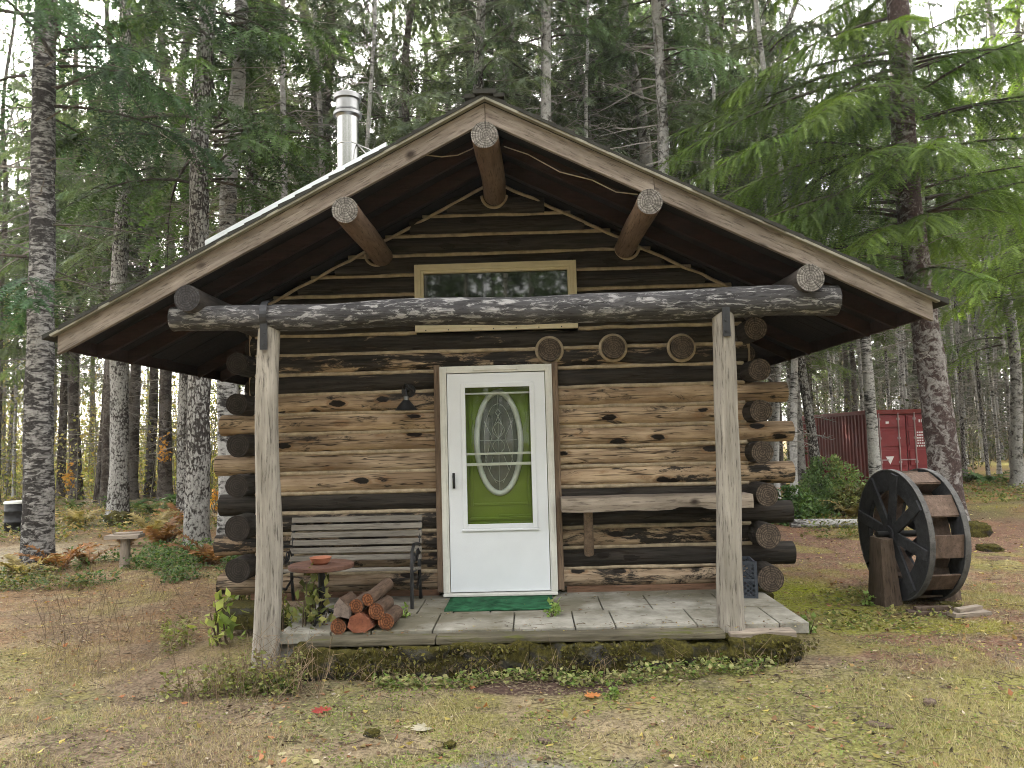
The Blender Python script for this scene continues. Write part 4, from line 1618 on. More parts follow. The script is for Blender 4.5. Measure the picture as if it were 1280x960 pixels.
M['needles'] = m_foliage('conifer_needles', (1, 1, 1), .44, .35)
M['leafy'] = m_foliage('broad_leaves', (1, 1, 1), .35, .2)
M['twig'] = m_vcol('dead_twigs')
M['bark_t1'] = m_bark('dark_banded_bark', (.030, .027, .026), (.34, .33, .315), .16, 12, 4.2, 'bands')
M['bark_t2'] = m_bark('pale_flecked_bark', (.035, .030, .027), (.36, .35, .33), .62, 7, 5.5, 'cells')
M['bark_white'] = m_bark('white_birch_bark', (.035, .032, .03), (.46, .45, .43), .62, 11, 2.6, 'bands')
M['bark_r1'] = m_bark('dark_fir_bark', (.050, .034, .031), (.30, .285, .27), .15, 6, 5, 'bands')
M['bark_grey'] = m_bark('grey_forest_bark', (.042, .038, .034), (.33, .32, .30), .62, 6, 4, 'bands')
M['bark_dark'] = m_bark('brown_forest_bark', (.030, .023, .018), (.13, .115, .10), .45, 5, 4, 'bands')


def trunk_mb(r, H, sides=14, seed=0, flare=.55, wob=.13, bend=.0, levels=None):
    mb = MB()
    zs = [-.25, 0, .06, .14, .25, .4, .6, .9] + list(np.linspace(1.2, H, levels or 46))
    pts, rad = [], []
    for z in zs:
        b = bend * mnoise.noise((z * .16, seed * 5.1, 0))
        b2 = bend * mnoise.noise((z * .16, seed * 3.3, 9))
        zz = max(z, 0)
        pts.append((b * zz * .2, b2 * zz * .2, z))
        rad.append(max(.012, r * (1 - .80 * zz / H) * (1 + flare * math.exp(-zz / .22))))
    mb.tube(pts, rad, sides, 0, caps=True, wob=wob, seed=seed)
    return mb


def trunk_np(mb):
    V = np.array(mb.v)
    F = []
    for f in mb.f:
        for k in range(1, len(f) - 1): F.append((f[0], f[k], f[k + 1]))
    F = np.array(F)
    return V, F, np.ones((len(V), 3)) * .1


def dead_limbs(n, z0, z1, lmin, lmax, r, H, tw=6, pale=.5, rs=None):
    """bare lower limbs with fine side twigs -> (V,F,C) list"""
    rs = rs or rng
    z = rs.uniform(z0, z1, n); a = rs.uniform(0, 2 * math.pi, n)
    L = rs.uniform(lmin, lmax, n) * (.6 + .4 * (z - z0) / max(z1 - z0, .1))
    out = np.stack([np.cos(a), np.sin(a), np.zeros(n)], 1)
    el = rs.uniform(-.28, .35, n)
    dz = np.tan(el)
    g = rs.uniform(.6, 1.3, (n, 1))
    base = np.array((.085, .075, .062)) * (1 - pale) + np.array((.31, .29, .26)) * pale
    col = base * g
    res = []
    segs = 4
    pts = []
    rt = r * (1 - .8 * z / H) * .8
    for k in range(segs + 1):
        t = k / segs
        p = out * (rt + L * t)[:, None] + np.stack([np.zeros(n), np.zeros(n), z + dz * L * t - .10 * L * t * t + rs.normal(0, .02, n)], 1)
        p[:, :2] += rs.normal(0, .025, (n, 2)) * t
        pts.append(p)
    for k in range(segs):
        ra = (.010 + .008 * L / 2) * (1 - .85 * k / segs); rb = (.010 + .008 * L / 2) * (1 - .85 * (k + 1) / segs)
        res.append(tubes3(pts[k], pts[k + 1], ra, rb, col))
    for q in range(tw):
        t = rs.uniform(.2, 1.0, n)
        k = np.minimum((t * segs).astype(int), segs - 1)
        f = t * segs - k
        P = np.stack([pts[kk][i] * (1 - ff) + pts[kk + 1][i] * ff for i, (kk, ff) in enumerate(zip(k, f))])
        sd = rs.choice([-1, 1], n)[:, None]
        lat = np.stack([-out[:, 1], out[:, 0], np.zeros(n)], 1) * sd
        d = unit(out * .6 + lat * rs.uniform(.4, 1, (n, 1)) + UPV * rs.normal(-.1, .35, (n, 1)))
        l2 = L * (1.05 - t) * rs.uniform(.25, .6, n) + .08
        E = P + d * l2[:, None]
        res.append(tubes3(P, E, np.full(n, .0055), np.full(n, .002), col * .9))
        # a second fork
        d2 = unit(d + lat * .5 * rs.choice([-1, 1], (n, 1)) + UPV * rs.normal(0, .4, (n, 1)))
        mid = P + d * (l2 * .5)[:, None]
        res.append(tubes3(mid, mid + d2 * (l2 * .45)[:, None], np.full(n, .0035), np.full(n, .0015), col * .85))
    return res


def crown_nb(z0, z1, nl, lmax, r, H, base=(.060, .090, .050), tipc=(.118, .158, .075), gap=.12, m=12, needle=.080, nw=.012, droop=.38, twl=.42, seed=0, lower=1.0, limbcol=(.06, .05, .042), el0=(-.15, .35), zpow=1.0, extra=None, profile=1.15, az=None):
    rs = np.random.default_rng(int(seed * 10))
    nb = NB()
    zz = z0 + (z1 - z0) * rs.uniform(0, 1, nl) ** zpow
    aa = rs.uniform(0, 2 * math.pi, nl) if az is None else rs.choice(az, nl) + rs.normal(0, .35, nl)
    ll = lmax * (1 - .86 * ((zz - z0) / (z1 - z0)) ** profile) * rs.uniform(.55, 1.05, nl) * np.where(zz < z0 + (z1 - z0) * .12, lower, 1)
    specs = [(z, a, l, rs.uniform(*el0)) for z, a, l in zip(zz, aa, ll)]
    if extra: specs += extra
    for (z, a, L, el) in specs:
        o = np.array((math.cos(a), math.sin(a), 0)); lat = np.array((-o[1], o[0], 0))
        rt = r * (1 - .8 * z / H) * .7
        dr = droop * rs.uniform(.7, 1.3)
        def cur(s): return o * (rt + L * s)[:, None] + lat * (L * .08 * np.sin(s * 3 + z))[:, None] + UPV * (z + math.tan(el) * L * s - dr * L * s * s)[:, None]
        K = 6
        s = np.linspace(0, 1, K + 1); pts = cur(s)
        rr = (.012 + .009 * L) * (1 - .88 * s)
        nb.add(tubes3(pts[:-1], pts[1:], rr[:-1], rr[1:], np.tile(np.array(limbcol) * rs.uniform(.7, 1.3), (K, 1))), 1)
        nt = max(4, int(L / gap))
        s = np.linspace(.16, 1.0, nt) + rs.uniform(-.02, .02, nt)
        clump = rs.uniform(.6, 1.4)
        mixk = rs.uniform(0, 1)
        for sd in (-1, 1):
            keep = rs.uniform(0, 1, nt) > .12
            s_ = s[keep]
            P = cur(s_)
            n = len(s_)
            tl = L * twl * (1.08 - s_ * .72) * rs.uniform(.6, 1.2, n) + .05
            D = unit(o * rs.uniform(.45, .95, (n, 1)) + lat * sd * rs.uniform(.5, .95, (n, 1)) - UPV * rs.uniform(.05, .55, (n, 1)))
            S = unit(np.cross(D, UPV + rs.normal(0, .3, (n, 3))))
            k = np.clip(mixk * .5 + s_ * .5 + rs.normal(0, .15, n), 0, 1)[:, None]
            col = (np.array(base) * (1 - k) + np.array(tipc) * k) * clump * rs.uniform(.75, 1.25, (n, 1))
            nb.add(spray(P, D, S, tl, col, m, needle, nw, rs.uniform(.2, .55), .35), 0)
            # secondary twiglets hanging from the middle of each twig
            P2 = P + D * (tl * .45)[:, None] - UPV * (.1 * tl)[:, None]
            D2 = unit(D * .6 + lat * sd * rs.uniform(-.7, .7, (n, 1)) - UPV * rs.uniform(.2, .8, (n, 1)))
            nb.add(spray(P2, D2, unit(np.cross(D2, UPV + rs.normal(0, .3, (n, 3)))), tl * .55, col * .95, max(4, m * 2 // 3), needle, nw, .4, .35), 0)
    # leader
    P = np.array([(0, 0, z1 + .0)]); nb.add(spray(P, np.array([(0, 0, 1.0)]), np.array([(1.0, 0, 0)]), np.array([.9]), np.array([tipc]), 10, needle, nw, 0), 0)
    return nb


def tree_copy(name, trunk_me, crown_me, loc, rot, scale, label, group=None):
    root = bpy.data.objects.new(name, None)
    COL.objects.link(root)
    root.location = loc; root.rotation_euler = rot; root.scale = scale
    tag(root, label, 'tree', group)
    t = bpy.data.objects.new('trunk', trunk_me); COL.objects.link(t); t.parent = root
    if crown_me is not None:
        c = bpy.data.objects.new('crown', crown_me); COL.objects.link(c); c.parent = root
    return root


def make_trunk(nm, r, H, bark, seed, nd=60, z0=1.4, z1=9, lmin=.5, lmax=1.8, sides=14, tw=6, pale=.5, bend=.3, levels=None, flare=.55):
    nb = NB()
    nb.add(trunk_np(trunk_mb(r, H, sides, seed, flare, .13, bend, levels)), 0)
    if nd:
        for vfc in dead_limbs(nd, z0, z1, lmin, lmax, r, H, tw, pale): nb.add(vfc, 1)
    me = nb.mesh('trunk', [bark, M['twig']])
    # smooth bark
    sm = np.concatenate([np.full(len(nb.F[0]), True)] + [np.full(len(f), False) for f in nb.F[1:]])
    me.polygons.foreach_set('use_smooth', sm)
    return me


MATS_C = [M['needles'], M['twig']]
GREY = (.070, .096, .066); GREYT = (.135, .168, .104)
crowns = [
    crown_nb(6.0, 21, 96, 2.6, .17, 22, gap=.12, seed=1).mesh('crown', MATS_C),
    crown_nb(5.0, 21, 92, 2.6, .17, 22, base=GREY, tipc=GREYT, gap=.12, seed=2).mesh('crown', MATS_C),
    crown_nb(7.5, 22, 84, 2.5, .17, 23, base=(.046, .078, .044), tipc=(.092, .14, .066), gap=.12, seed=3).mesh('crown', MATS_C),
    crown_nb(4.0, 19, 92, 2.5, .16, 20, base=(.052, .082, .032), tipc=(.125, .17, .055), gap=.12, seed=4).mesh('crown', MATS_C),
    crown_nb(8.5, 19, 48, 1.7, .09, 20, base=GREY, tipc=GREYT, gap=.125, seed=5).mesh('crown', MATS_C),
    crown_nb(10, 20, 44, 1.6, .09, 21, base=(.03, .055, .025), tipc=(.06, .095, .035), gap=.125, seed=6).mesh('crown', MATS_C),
]
tk_mid = [make_trunk('t', .17, 22, M['bark_grey'], 1, 130, 1.6, 13, .5, 2.1), make_trunk('t', .17, 22, M['bark_dark'], 2, 140, 1.4, 13, .5, 2.0),
          make_trunk('t', .17, 22, M['bark_t2'], 3, 130, 1.5, 14, .6, 2.1), make_trunk('t', .17, 22, M['bark_dark'], 4, 110, 2.0, 13, .4, 1.8)]
tk_thin = [make_trunk('t', .085, 20, M['bark_white'], 5, 90, 1.2, 13, .4, 1.5, 9, 5, .8), make_trunk('t', .085, 21, M['bark_grey'], 6, 110, 1.0, 14, .4, 1.6, 9, 5, .6),
           make_trunk('t', .085, 20, M['bark_t2'], 7, 100, 1.0, 14, .4, 1.6, 9, 5, .9)]


def lean_rot(lx, rz): return (0, lx, rz) if False else (0.0, R_(lx), 0.0)


placed = []


def put(px, D, trunk, crown, sc, lean, label, group=None, zs=1.0, rz=None, name='conifer_tree', dy=0.0):
    x, y = ground_spot(px, D)
    placed.append((x, y))
    rzz = random.uniform(0, 6.28) if rz is None else rz
    # lean is applied in world space after the spin about the trunk
    m = Matrix.Rotation(R_(lean), 3, 'Y') @ Matrix.Rotation(R_(dy), 3, 'X') @ Matrix.Rotation(rzz, 3, 'Z')
    return tree_copy(name, trunk, crown, (x, y, gzf(x, y) - .03), m.to_euler(), (sc, sc, zs), label, group)


# ---- the trees one can tell apart, left side
t1 = make_trunk('t', .208, 24, M['bark_t1'], 11, 44, 3.0, 9, .6, 2.6, 26, 7, .25, .25, 90, .35)
c1 = crown_nb(6.6, 22, 70, 3.0, .24, 24, base=(.022, .045, .026), tipc=(.042, .078, .038), gap=.13, m=12, needle=.075, nw=.016, seed=21,
              extra=[(4.3, 3.0, 2.0, -.05), (4.6, 3.9, 1.9, .0), (4.2, 5.2, 1.3, .0), (4.5, 2.2, 1.6, .0), (7.2, 5.8, 2.2, .1), (7.6, .1, 2.0, .1)]).mesh('crown', MATS_C)
put(50, 11.2, t1, c1, 1.0, -.6, 'thick dark trunk banded with pale bark, leftmost big tree in the yard', rz=0)
t2 = make_trunk('t', .235, 23, M['bark_t2'], 12, 60, 4.0, 11, .6, 2.2, 22, 7, .4, .2, 70, .35)
put(148, 18.6, t2, crowns[0], 1.0, .3, 'pale flecked trunk standing alone with a mossy hump at its foot')
t3 = make_trunk('t', .20, 23, M['bark_t2'], 13, 60, 4.5, 11, .6, 2.2, 22, 7, .5, .2, 70, .3)
c3 = crown_nb(6.2, 21, 84, 2.6, .2, 22, base=(.032, .058, .024), tipc=(.062, .10, .034), gap=.15, m=10, needle=.085, nw=.02, seed=23).mesh('crown', MATS_C)
put(246, 13.0, t3, c3, 1.0, 1.0, 'pale cracked trunk nearest the left corner of the cabin')
t4 = make_trunk('t', .19, 22, M['bark_white'], 14, 50, 4.0, 10, .6, 2.2, 20, 7, .6, .2, 70, .3)
put(286, 13.8, t4, crowns[2], 1.0, .2, 'white barked trunk half hidden behind the left log ends', name='birch_tree')
put(231, 19, tk_mid[2], crowns[1], 1.1, .6, 'grey trunk close behind the pale cracked trunk left of the cabin')
LG = [(77, 29, 1, .95, .2, 'dark slender trunk in the left wood with an orange leaf cluster beside it'), (97, 28, 3, 1.25, -1.2, 'brown trunk in the left wood leaning to the right of a thinner dark one'),
      (122, 26, 3, .55, 3.0, 'thin dark leaning stem beside the solitary pale flecked trunk'), (133, 24, 1, 1.0, .4, 'dark trunk touching the solitary pale flecked trunk on its cabin-away side'),
      (165, 27, 1, 1.25, .3, 'dark trunk just right of the solitary pale flecked trunk'), (188, 28, 3, 1.05, .0, 'narrow brown trunk third from the cabin corner in the left wood'),
      (206, 26, 1, 1.35, .2, 'darkest trunk of the left wood with orange leaves hanging on it'), (60, 33, 0, 1.0, .5, 'far grey trunk showing past the thick banded tree')]
for (px, D, ti, s, ln, lab) in LG:
    put(px, D, tk_mid[ti], crowns[(ti + 1) % 4], s, ln, lab)

# ---- right side
r1 = make_trunk('t', .275, 24, M['bark_r1'], 15, 26, 2.4, 9, .6, 2.0, 28, 7, .5, .25, 100, .3)
FB, FT = (.030, .060, .014), (.088, .132, .026)
c_r1 = crown_nb(5.6, 22, 125, 3.9, .30, 24, base=FB, tipc=FT, gap=.075, m=22, needle=.050, nw=.010, droop=.30, twl=.33, seed=31, profile=.9, zpow=1.25,
                extra=[(4.3, 3.3, 2.6, .18), (4.6, 2.6, 3.2, .1), (4.9, 3.7, 3.3, .05), (5.2, 3.1, 3.5, .1), (5.6, 2.2, 3.3, .1), (6.1, 3.4, 3.7, .05), (6.6, 4.3, 3.2, .05), (7.0, 2.8, 3.5, .05), (6.2, -.3, 2.6, .25), (6.4, .4, 2.6, .15), (6.9, -.6, 2.8, .1),
                       (5.5, 4.2, 2.6, .0), (4.6, 4.5, 2.2, .0), (7.5, 3.6, 3.4, .05), (7.9, 2.5, 3.2, .05), (5.3, 3.9, 3.0, .12), (6.0, 2.9, 3.4, .08), (6.8, 3.1, 4.1, .12), (7.3, 3.5, 4.2, .12), (8.2, 3.2, 4.2, .1), (6.3, 2.6, 3.8, .15), (8.6, 2.9, 4.0, .1), (5.7, 3.3, 3.9, .14), (7.7, 4.0, 3.8, .1)]).mesh('crown', MATS_C)
put(1180, 14.0, r1, c_r1, 1.0, -2.1, 'big dark fir with drooping bright green limbs behind the water wheel', rz=0, name='fir_tree')
r2 = make_trunk('t', .155, 21, M['bark_white'], 16, 50, 3.0, 10, .5, 1.8, 16, 6, .7, .2, 60, .3)
put(1091, 20.5, r2, crowns[3], 1.0, .2, 'white and black trunk in front of the corner of the red container', name='birch_tree')
r3 = make_trunk('t', .14, 20, M['bark_t2'], 17, 50, 2.0, 10, .5, 1.6, 16, 6, .7, .5, 60, .3)
put(1019, 21.5, r3, crowns[4], 1.0, -1.6, 'leaning pale trunk in front of the far end of the red container')
put(989, 15.5, tk_thin[0], crowns[4], .95, -.3, 'slim white trunk beside the right log ends of the cabin', name='birch_tree')
RG = [(1181, 27, 0, 1.0, -.8, 'slim white trunk touching the big dark fir on its far side'), (1203, 27, 2, .9, -.7, 'slim white trunk second past the big dark fir, leaning slightly'), (1232, 26, 2, .75, .2, 'thin pale pole in the right forest with a fern at its foot'),
      (1246, 28, 0, .8, -.5, 'thin white pole leaning left in the right forest'), (1262, 33, 1, 1.0, .0, 'greyish pole among white ones near the edge of the right forest'), (1128, 30, 0, .9, -.8, 'white pole rising above the doors of the red container'),
      (1117, 33, 2, .8, -.6, 'pale pole rising behind the red container roof'), (1139, 29, 0, .75, -.5, 'white pole close beside the big dark fir above the container'), (1274, 27, 2, .9, .2, 'white pole at the very edge of the right forest'), (1003, 27, 2, .8, .3, 'thin pale pole between the log ends and the leaning trunk'), (1045, 32, 0, .8, .2, 'white pole rising behind the container side')]
for (px, D, ti, s, ln, lab) in RG:
    put(px, D, tk_thin[ti], crowns[4 + (ti % 2)], s, ln, lab, name='birch_tree' if ti == 0 else 'conifer_tree')

# ---- trunks one sees above the roof
UG = [(392, 21, 2, 1.05, -.2, 'pale trunk rising just left of the stove pipe'), (595, 27, 0, .95, .0, 'grey trunk rising behind the ridge of the roof'), (692, 31, 2, .8, .2, 'pale trunk right of the roof ridge'), (917, 24, 1, 1.2, .0, 'dark trunk behind the right slope of the roof'),
      (478, 25, 0, .9, .3, 'grey trunk between the stove pipe and the ridge'), (775, 26, 3, 1.0, -.2, 'brown trunk behind the middle of the right roof slope'), (850, 30, 0, 1.0, .2, 'grey trunk left of the dark trunk behind the right roof slope')]
for (px, D, ti, s, ln, lab) in UG:
    put(px, D, tk_mid[ti], crowns[(ti + 3) % 4], s, ln, lab)

# ---- the rest of the forest
def fill(n, px0, px1, D0, D1, thin_share, label_mid, label_thin, group_mid, group_thin, sd, mind=1.3, crs=(0, 1, 2, 3), name='conifer_tree'):
    rs = random.Random(sd)
    c = tries = 0
    while c < n and tries < n * 40:
        tries += 1
        px = rs.uniform(px0, px1)
        D = math.sqrt(rs.uniform(D0 * D0, D1 * D1))
        x, y = ground_spot(px, D)
        if y < 8.2 and -6 < x < 6: continue
        if 8.8 < x < 14.5 and 12 < y < 24.5: continue       # container and the view of it
        if x > 3 and y < 12: continue
        if any((x - a) ** 2 + (y - b) ** 2 < mind * mind for a, b in placed): continue
        thin = rs.random() < thin_share
        s = rs.uniform(.75, 1.25)
        ln = rs.gauss(0, .9)
        if thin: put(px, D, rs.choice(tk_thin), crowns[rs.choice((4, 5))], s, ln, label_thin, group_thin, rs.uniform(.85, 1.1), rs.uniform(0, 6.28), name)
        else: put(px, D, rs.choice(tk_mid), crowns[rs.choice(crs)], s, ln, label_mid, group_mid, rs.uniform(.85, 1.15), rs.uniform(0, 6.28), name)
        c += 1


fill(30, 310, 960, 15.5, 27, .55, 'grey green conifer in the near forest rows behind the cabin roof', 'slender pole tree in the near forest rows behind the cabin roof', 'conifers close behind the cabin', 'pole trees close behind the cabin', 1, 1.6)
fill(12, 640, 985, 15.5, 26, .15, 'grey green conifer in the near forest rows behind the cabin roof', 'slender pole tree in the near forest rows behind the cabin roof', 'conifers close behind the cabin', 'pole trees close behind the cabin', 9, 1.3)
fill(7, 930, 1000, 17, 30, .2, 'conifer standing behind the right end of the roof', 'slender pole tree behind the right end of the roof', 'conifers behind the right roof end', 'pole trees behind the right roof end', 12, 1.3)
fill(52, 300, 990, 27, 50, .4, 'distant conifer in the dense forest behind the cabin roof', 'distant slender pole tree in the forest behind the cabin roof', 'distant conifers behind the cabin', 'distant pole trees behind the cabin', 2)
fill(28, -90, 300, 24, 42, .35, 'dark conifer in the backlit wood beyond the left yard', 'slender pole tree in the backlit wood beyond the left yard', 'conifers of the left wood', 'pole trees of the left wood', 3)
fill(62, 985, 1370, 27, 58, .66, 'conifer in the shaded forest beyond the red container', 'thin pale pole tree in the shaded forest beyond the red container', 'conifers of the right forest', 'pole trees of the right forest', 4)
fill(7, 1290, 1700, 13, 26, .2, 'leafy conifer at the right edge of the yard', 'slender pole tree at the right edge of the yard', 'conifers at the right edge', 'pole trees at the right edge', 5, 2.0, (3, 3, 1))
# sunlit bright fir at upper right
c_b = crown_nb(3.5, 20, 100, 2.6, .15, 20, base=(.075, .125, .025), tipc=(.16, .23, .05), gap=.14, m=11, needle=.075, nw=.018, seed=41).mesh('crown', MATS_C)
put(1268, 22, tk_mid[0], c_b, 1.0, .2, 'bright yellow green conifer in the light at the right edge')
put(1330, 19, tk_mid[1], c_b, .95, -.2, 'bright yellow green conifer just beyond the edge of the view')


# ---- far wood closing the view all round
def far_wood():
    nb = NB()
    n = 760
    a = rng.uniform(R_(-12), R_(310), n); R = np.sqrt(rng.uniform(56 ** 2, 92 ** 2, n))
    x, y = R * np.sin(a), R * np.cos(a)
    beh = np.arange(n) % 4 == 0
    ab = math.pi + rng.uniform(-.9, .9, n); Rb = rng.uniform(26, 50, n)
    x = np.where(beh, Rb * np.sin(ab), x); y = np.where(beh, Rb * np.cos(ab), y)
    H = rng.uniform(15, 24, n)
    z = gz(x, y)
    col = np.array((.09, .085, .075)) * rng.uniform(.5, 1.6, (n, 1))
    P0 = np.stack([x, y, z - .2], 1); P1 = np.stack([x + rng.normal(0, .4, n), y, z + H], 1)
    nb.add(tubes3(P0, P1, rng.uniform(.10, .22, n), np.full(n, .03), col), 1)
    # crowns: many small sprays round each stem
    per = 64
    idx = np.repeat(np.arange(n), per)
    h = rng.uniform(.22, 1, len(idx))
    rad = (1 - h * .85) * 3.2 * rng.uniform(.15, 1, len(idx))
    az = rng.uniform(0, 2 * math.pi, len(idx))
    P = np.stack([x[idx] + rad * np.cos(az), y[idx] + rad * np.sin(az), z[idx] + H[idx] * h], 1)
    D = unit(np.stack([np.cos(az), np.sin(az), rng.uniform(-.6, .1, len(idx))], 1))
    S = unit(np.cross(D, UPV + rng.normal(0, .3, (len(idx), 3))))
    c = np.array((.045, .068, .030)) * rng.uniform(.6, 1.6, (len(idx), 1))
    nb.add(spray(P, D, S, rng.uniform(1.0, 2.2, len(idx)), c, 5, .45, .16, .35), 0)
    o = link('distant_wood', nb.mesh('distant_wood', MATS_C))
    tag(o, kind='stuff')


far_wood()


# ---- brush and saplings filling the left wood, dead twigs in the right forest
def brush(name, px0, px1, D0, D1, n, hmax, cols, size, stems, hp=1.6):
    nb = NB()
    px = rng.uniform(px0, px1, n); D = np.sqrt(rng.uniform(D0 ** 2, D1 ** 2, n))
    xy = np.array([ground_spot(a, b) for a, b in zip(px, D)])
    k = fbm(xy[:, 0] * .35, xy[:, 1] * .35, 3, 77)
    keep = k > .42
    xy = xy[keep]; m = len(xy)
    h = rng.uniform(0, 1, m) ** hp * hmax * np.clip((k[keep] - .3) * 3, .3, 1.3)
    P = np.stack([xy[:, 0], xy[:, 1], gz(xy[:, 0], xy[:, 1]) + .05 + h], 1)
    cols = np.array(cols)
    c = cols[rng.integers(0, len(cols), m)] * rng.uniform(.6, 1.4, (m, 1))
    A = rand_dirs(m, .2); B = unit(np.cross(A, rand_dirs(m, .6)))
    nb.add(leaves(P, A, B, rng.uniform(.5, 1.2, m) * size, c), 0)
    i = rng.integers(0, m, stems)
    b = P[i].copy(); b[:, 2] = gz(b[:, 0], b[:, 1]) - .05
    t = b + np.stack([rng.normal(0, .5, stems), rng.normal(0, .5, stems), rng.uniform(.5, 1.2, stems) * hmax], 1)
    nb.add(tubes3(b, t, rng.uniform(.008, .02, stems), np.full(stems, .004), np.array((.16, .145, .115)) * rng.uniform(.5, 1.5, (stems, 1))), 1)
    o = link(name, nb.mesh(name, [M['leafy'], M['twig']]))
    tag(o, kind='stuff')


brush('undergrowth', -80, 300, 27, 56, 95000, 6.5, [(.26, .27, .09), (.32, .29, .11), (.15, .18, .06), (.34, .26, .09)], .15, 900)  # leaf colours raised so the sunlit look is in the paint
brush('undergrowth', 985, 1400, 28, 56, 30000, 2.6, [(.05, .075, .03), (.09, .10, .04), (.10, .085, .045)], .14, 1300, 1.2)
brush('undergrowth', 985, 1400, 40, 60, 60000, 10, [(.035, .05, .028), (.05, .065, .035), (.06, .055, .04)], .17, 900, 1.0)
brush('undergrowth', 300, 990, 24, 50, 9000, 1.6, [(.05, .075, .03), (.09, .10, .04)], .14, 200, 1.2)


# ---- ferns, shrubs and weeds
def fern_mesh(n, L, col, seed, m=26, w=.17, droop=.50, up=1.1):
    rs = np.random.default_rng(int(seed * 10))
    nb = NB()
    a = rs.uniform(0, 2 * math.pi, n)
    l = L * rs.uniform(.6, 1.1, n)
    D = unit(np.stack([np.cos(a), np.sin(a), rs.uniform(.5, 1.3, n) * up], 1))
    P = np.stack([np.cos(a) * .02, np.sin(a) * .02, np.zeros(n)], 1)
    S = unit(np.cross(D, UPV))
    c = np.array(col) * rs.uniform(.65, 1.35, (n, 1))
    nb.add(spray(P, D, S, l, c, m, l * w, .017 * L / .6, droop, .75, swing=.35), 0)
    # midribs
    k = 5
    for q in range(k):
        t0, t1 = q / k, (q + 1) / k
        A = P + D * (l * t0)[:, None] - UPV * (droop * l * t0 ** 2)[:, None]; B = P + D * (l * t1)[:, None] - UPV * (droop * l * t1 ** 2)[:, None]
        nb.add(tubes3(A, B, np.full(n, .004 * (1 - t0 * .8)), np.full(n, .004 * (1 - t1 * .8)), c * .8), 1)
    return nb.mesh('fern', [M['leafy'], M['twig']])


F_GREEN = [fern_mesh(16, .75, (.055, .105, .03), 1), fern_mesh(13, .65, (.085, .12, .03), 2)]
F_BROWN = [fern_mesh(12, .95, (.25, .125, .055), 3, 24, .20, .42, 1.5), fern_mesh(10, .85, (.29, .17, .09), 4, 24, .20, .42, 1.6), fern_mesh(12, .9, (.25, .20, .085), 5, 24, .20, .45, 1.4)]


def plant(me, name, x, y, s, label, cat, group=None, dz=0.0, rz=None):
    o = bpy.data.objects.new(name, me); COL.objects.link(o)
    o.location = (x, y, gzf(x, y) + dz); o.scale = (s, s, s); o.rotation_euler = (random.uniform(-.08, .08), random.uniform(-.08, .08), random.uniform(0, 6.28) if rz is None else rz)
    return tag(o, label, cat, group)


for (px, D, i, s, lab) in [(75, 10.9, 0, .85, 'rust brown bracken fern at the foot of the thick banded tree'), (112, 11.4, 1, .8, 'orange bracken fern between the thick banded tree and the rustic stool'), (160, 13.4, 1, .8, 'reddish bracken fern just behind the rustic stool'), (205, 13.2, 0, 1.0, 'tall rust orange bracken fern between the stool and the cracked trunk'),
                           (190, 15.0, 2, 1.1, 'yellowing bracken fern behind the rusty one near the cracked trunk'), (264, 11.2, 0, .95, 'red brown bracken fern beside the left log ends'), (30, 10.3, 2, .8, 'yellow brown bracken fern at the left edge of the yard'), (100, 17.5, 2, 1.1, 'straw coloured bracken fern near the solitary pale trunk'), (228, 17, 0, 1.0, 'orange fern behind the cracked trunk'), (1003, 18, 0, 1.0, 'orange bracken fern below the leaning trunk'), (1062, 15.2, 2, 1.0, 'yellow brown fern at the edge of the leafy bush by the container')]:
    x, y = ground_spot(px, D)
    plant(F_BROWN[i], 'bracken_fern', x, y, s * 1.02, lab, 'fern', 'bracken ferns gone brown')
for (px, D, i, s, lab) in [(165, 22, 0, 1.6, 'green sword fern behind the solitary pale trunk'), (195, 20, 1, 1.5, 'pale green sword fern among the left trunks'), (222, 23, 0, 1.6, 'dark green sword fern near the grey trunk in the left wood'), (95, 23, 1, 1.4, 'sword fern at the foot of the leaning brown trunk'), (1228, 24, 0, 1.7, 'large sword fern at the foot of the pole trees on the right'), (1262, 23, 1, 1.5, 'yellow green sword fern at the right forest edge'), (1205, 25, 1, 1.3, 'sword fern beside the second white trunk past the fir'), (300, 22, 0, 1.4, 'sword fern seen past the left log ends'), (1283, 26, 0, 1.5, 'dark sword fern at the edge of the picture under the poles')]:
    x, y = ground_spot(px, D)
    plant(F_GREEN[i], 'sword_fern', x, y, s, lab, 'fern', 'green sword ferns')


def bush_mesh(n, rx, ry, h, cols, size, seed, stems=26, name='bush'):
    rs = np.random.default_rng(int(seed * 10))
    nb = NB()
    th = rs.uniform(0, 2 * math.pi, n); u = rs.uniform(0, 1, n) ** .6; z = rs.uniform(0, 1, n) ** .8
    env = np.sqrt(np.clip(1 - (z * .95) ** 2.2, 0, 1)) * (.75 + .35 * np.sin(th * 3 + seed) * np.cos(z * 5 + th * 2))
    P = np.stack([rx * u * env * np.cos(th), ry * u * env * np.sin(th), h * z * (.8 + .3 * np.sin(th * 2.3 + seed))], 1)
    cols = np.array(cols)
    ci = (np.clip((np.sin(P[:, 0] * 4 + seed) + np.sin(P[:, 1] * 5) + rs.normal(0, .7, n)) * .3 + .5, 0, .999) * len(cols)).astype(int)
    c = cols[ci] * rs.uniform(.6, 1.4, (n, 1))
    A = unit(P * np.array((1, 1, .3)) + rs.normal(0, .6, (n, 3)) + UPV * .1); B = unit(np.cross(A, UPV + rs.normal(0, .5, (n, 3))))
    nb.add(leaves(P, A, B, rs.uniform(.6, 1.3, n) * size, c), 0)
    i = rs.integers(0, n, stems)
    nb.add(tubes3(np.zeros((stems, 3)) + np.array((0, 0, -.05)) + rs.normal(0, rx * .12, (stems, 3)) * np.array((1, 1, 0)), P[i], np.full(stems, .008), np.full(stems, .003), np.tile(np.array((.10, .075, .05)), (stems, 1))), 1)
    return nb.mesh(name, [M['leafy'], M['twig']])


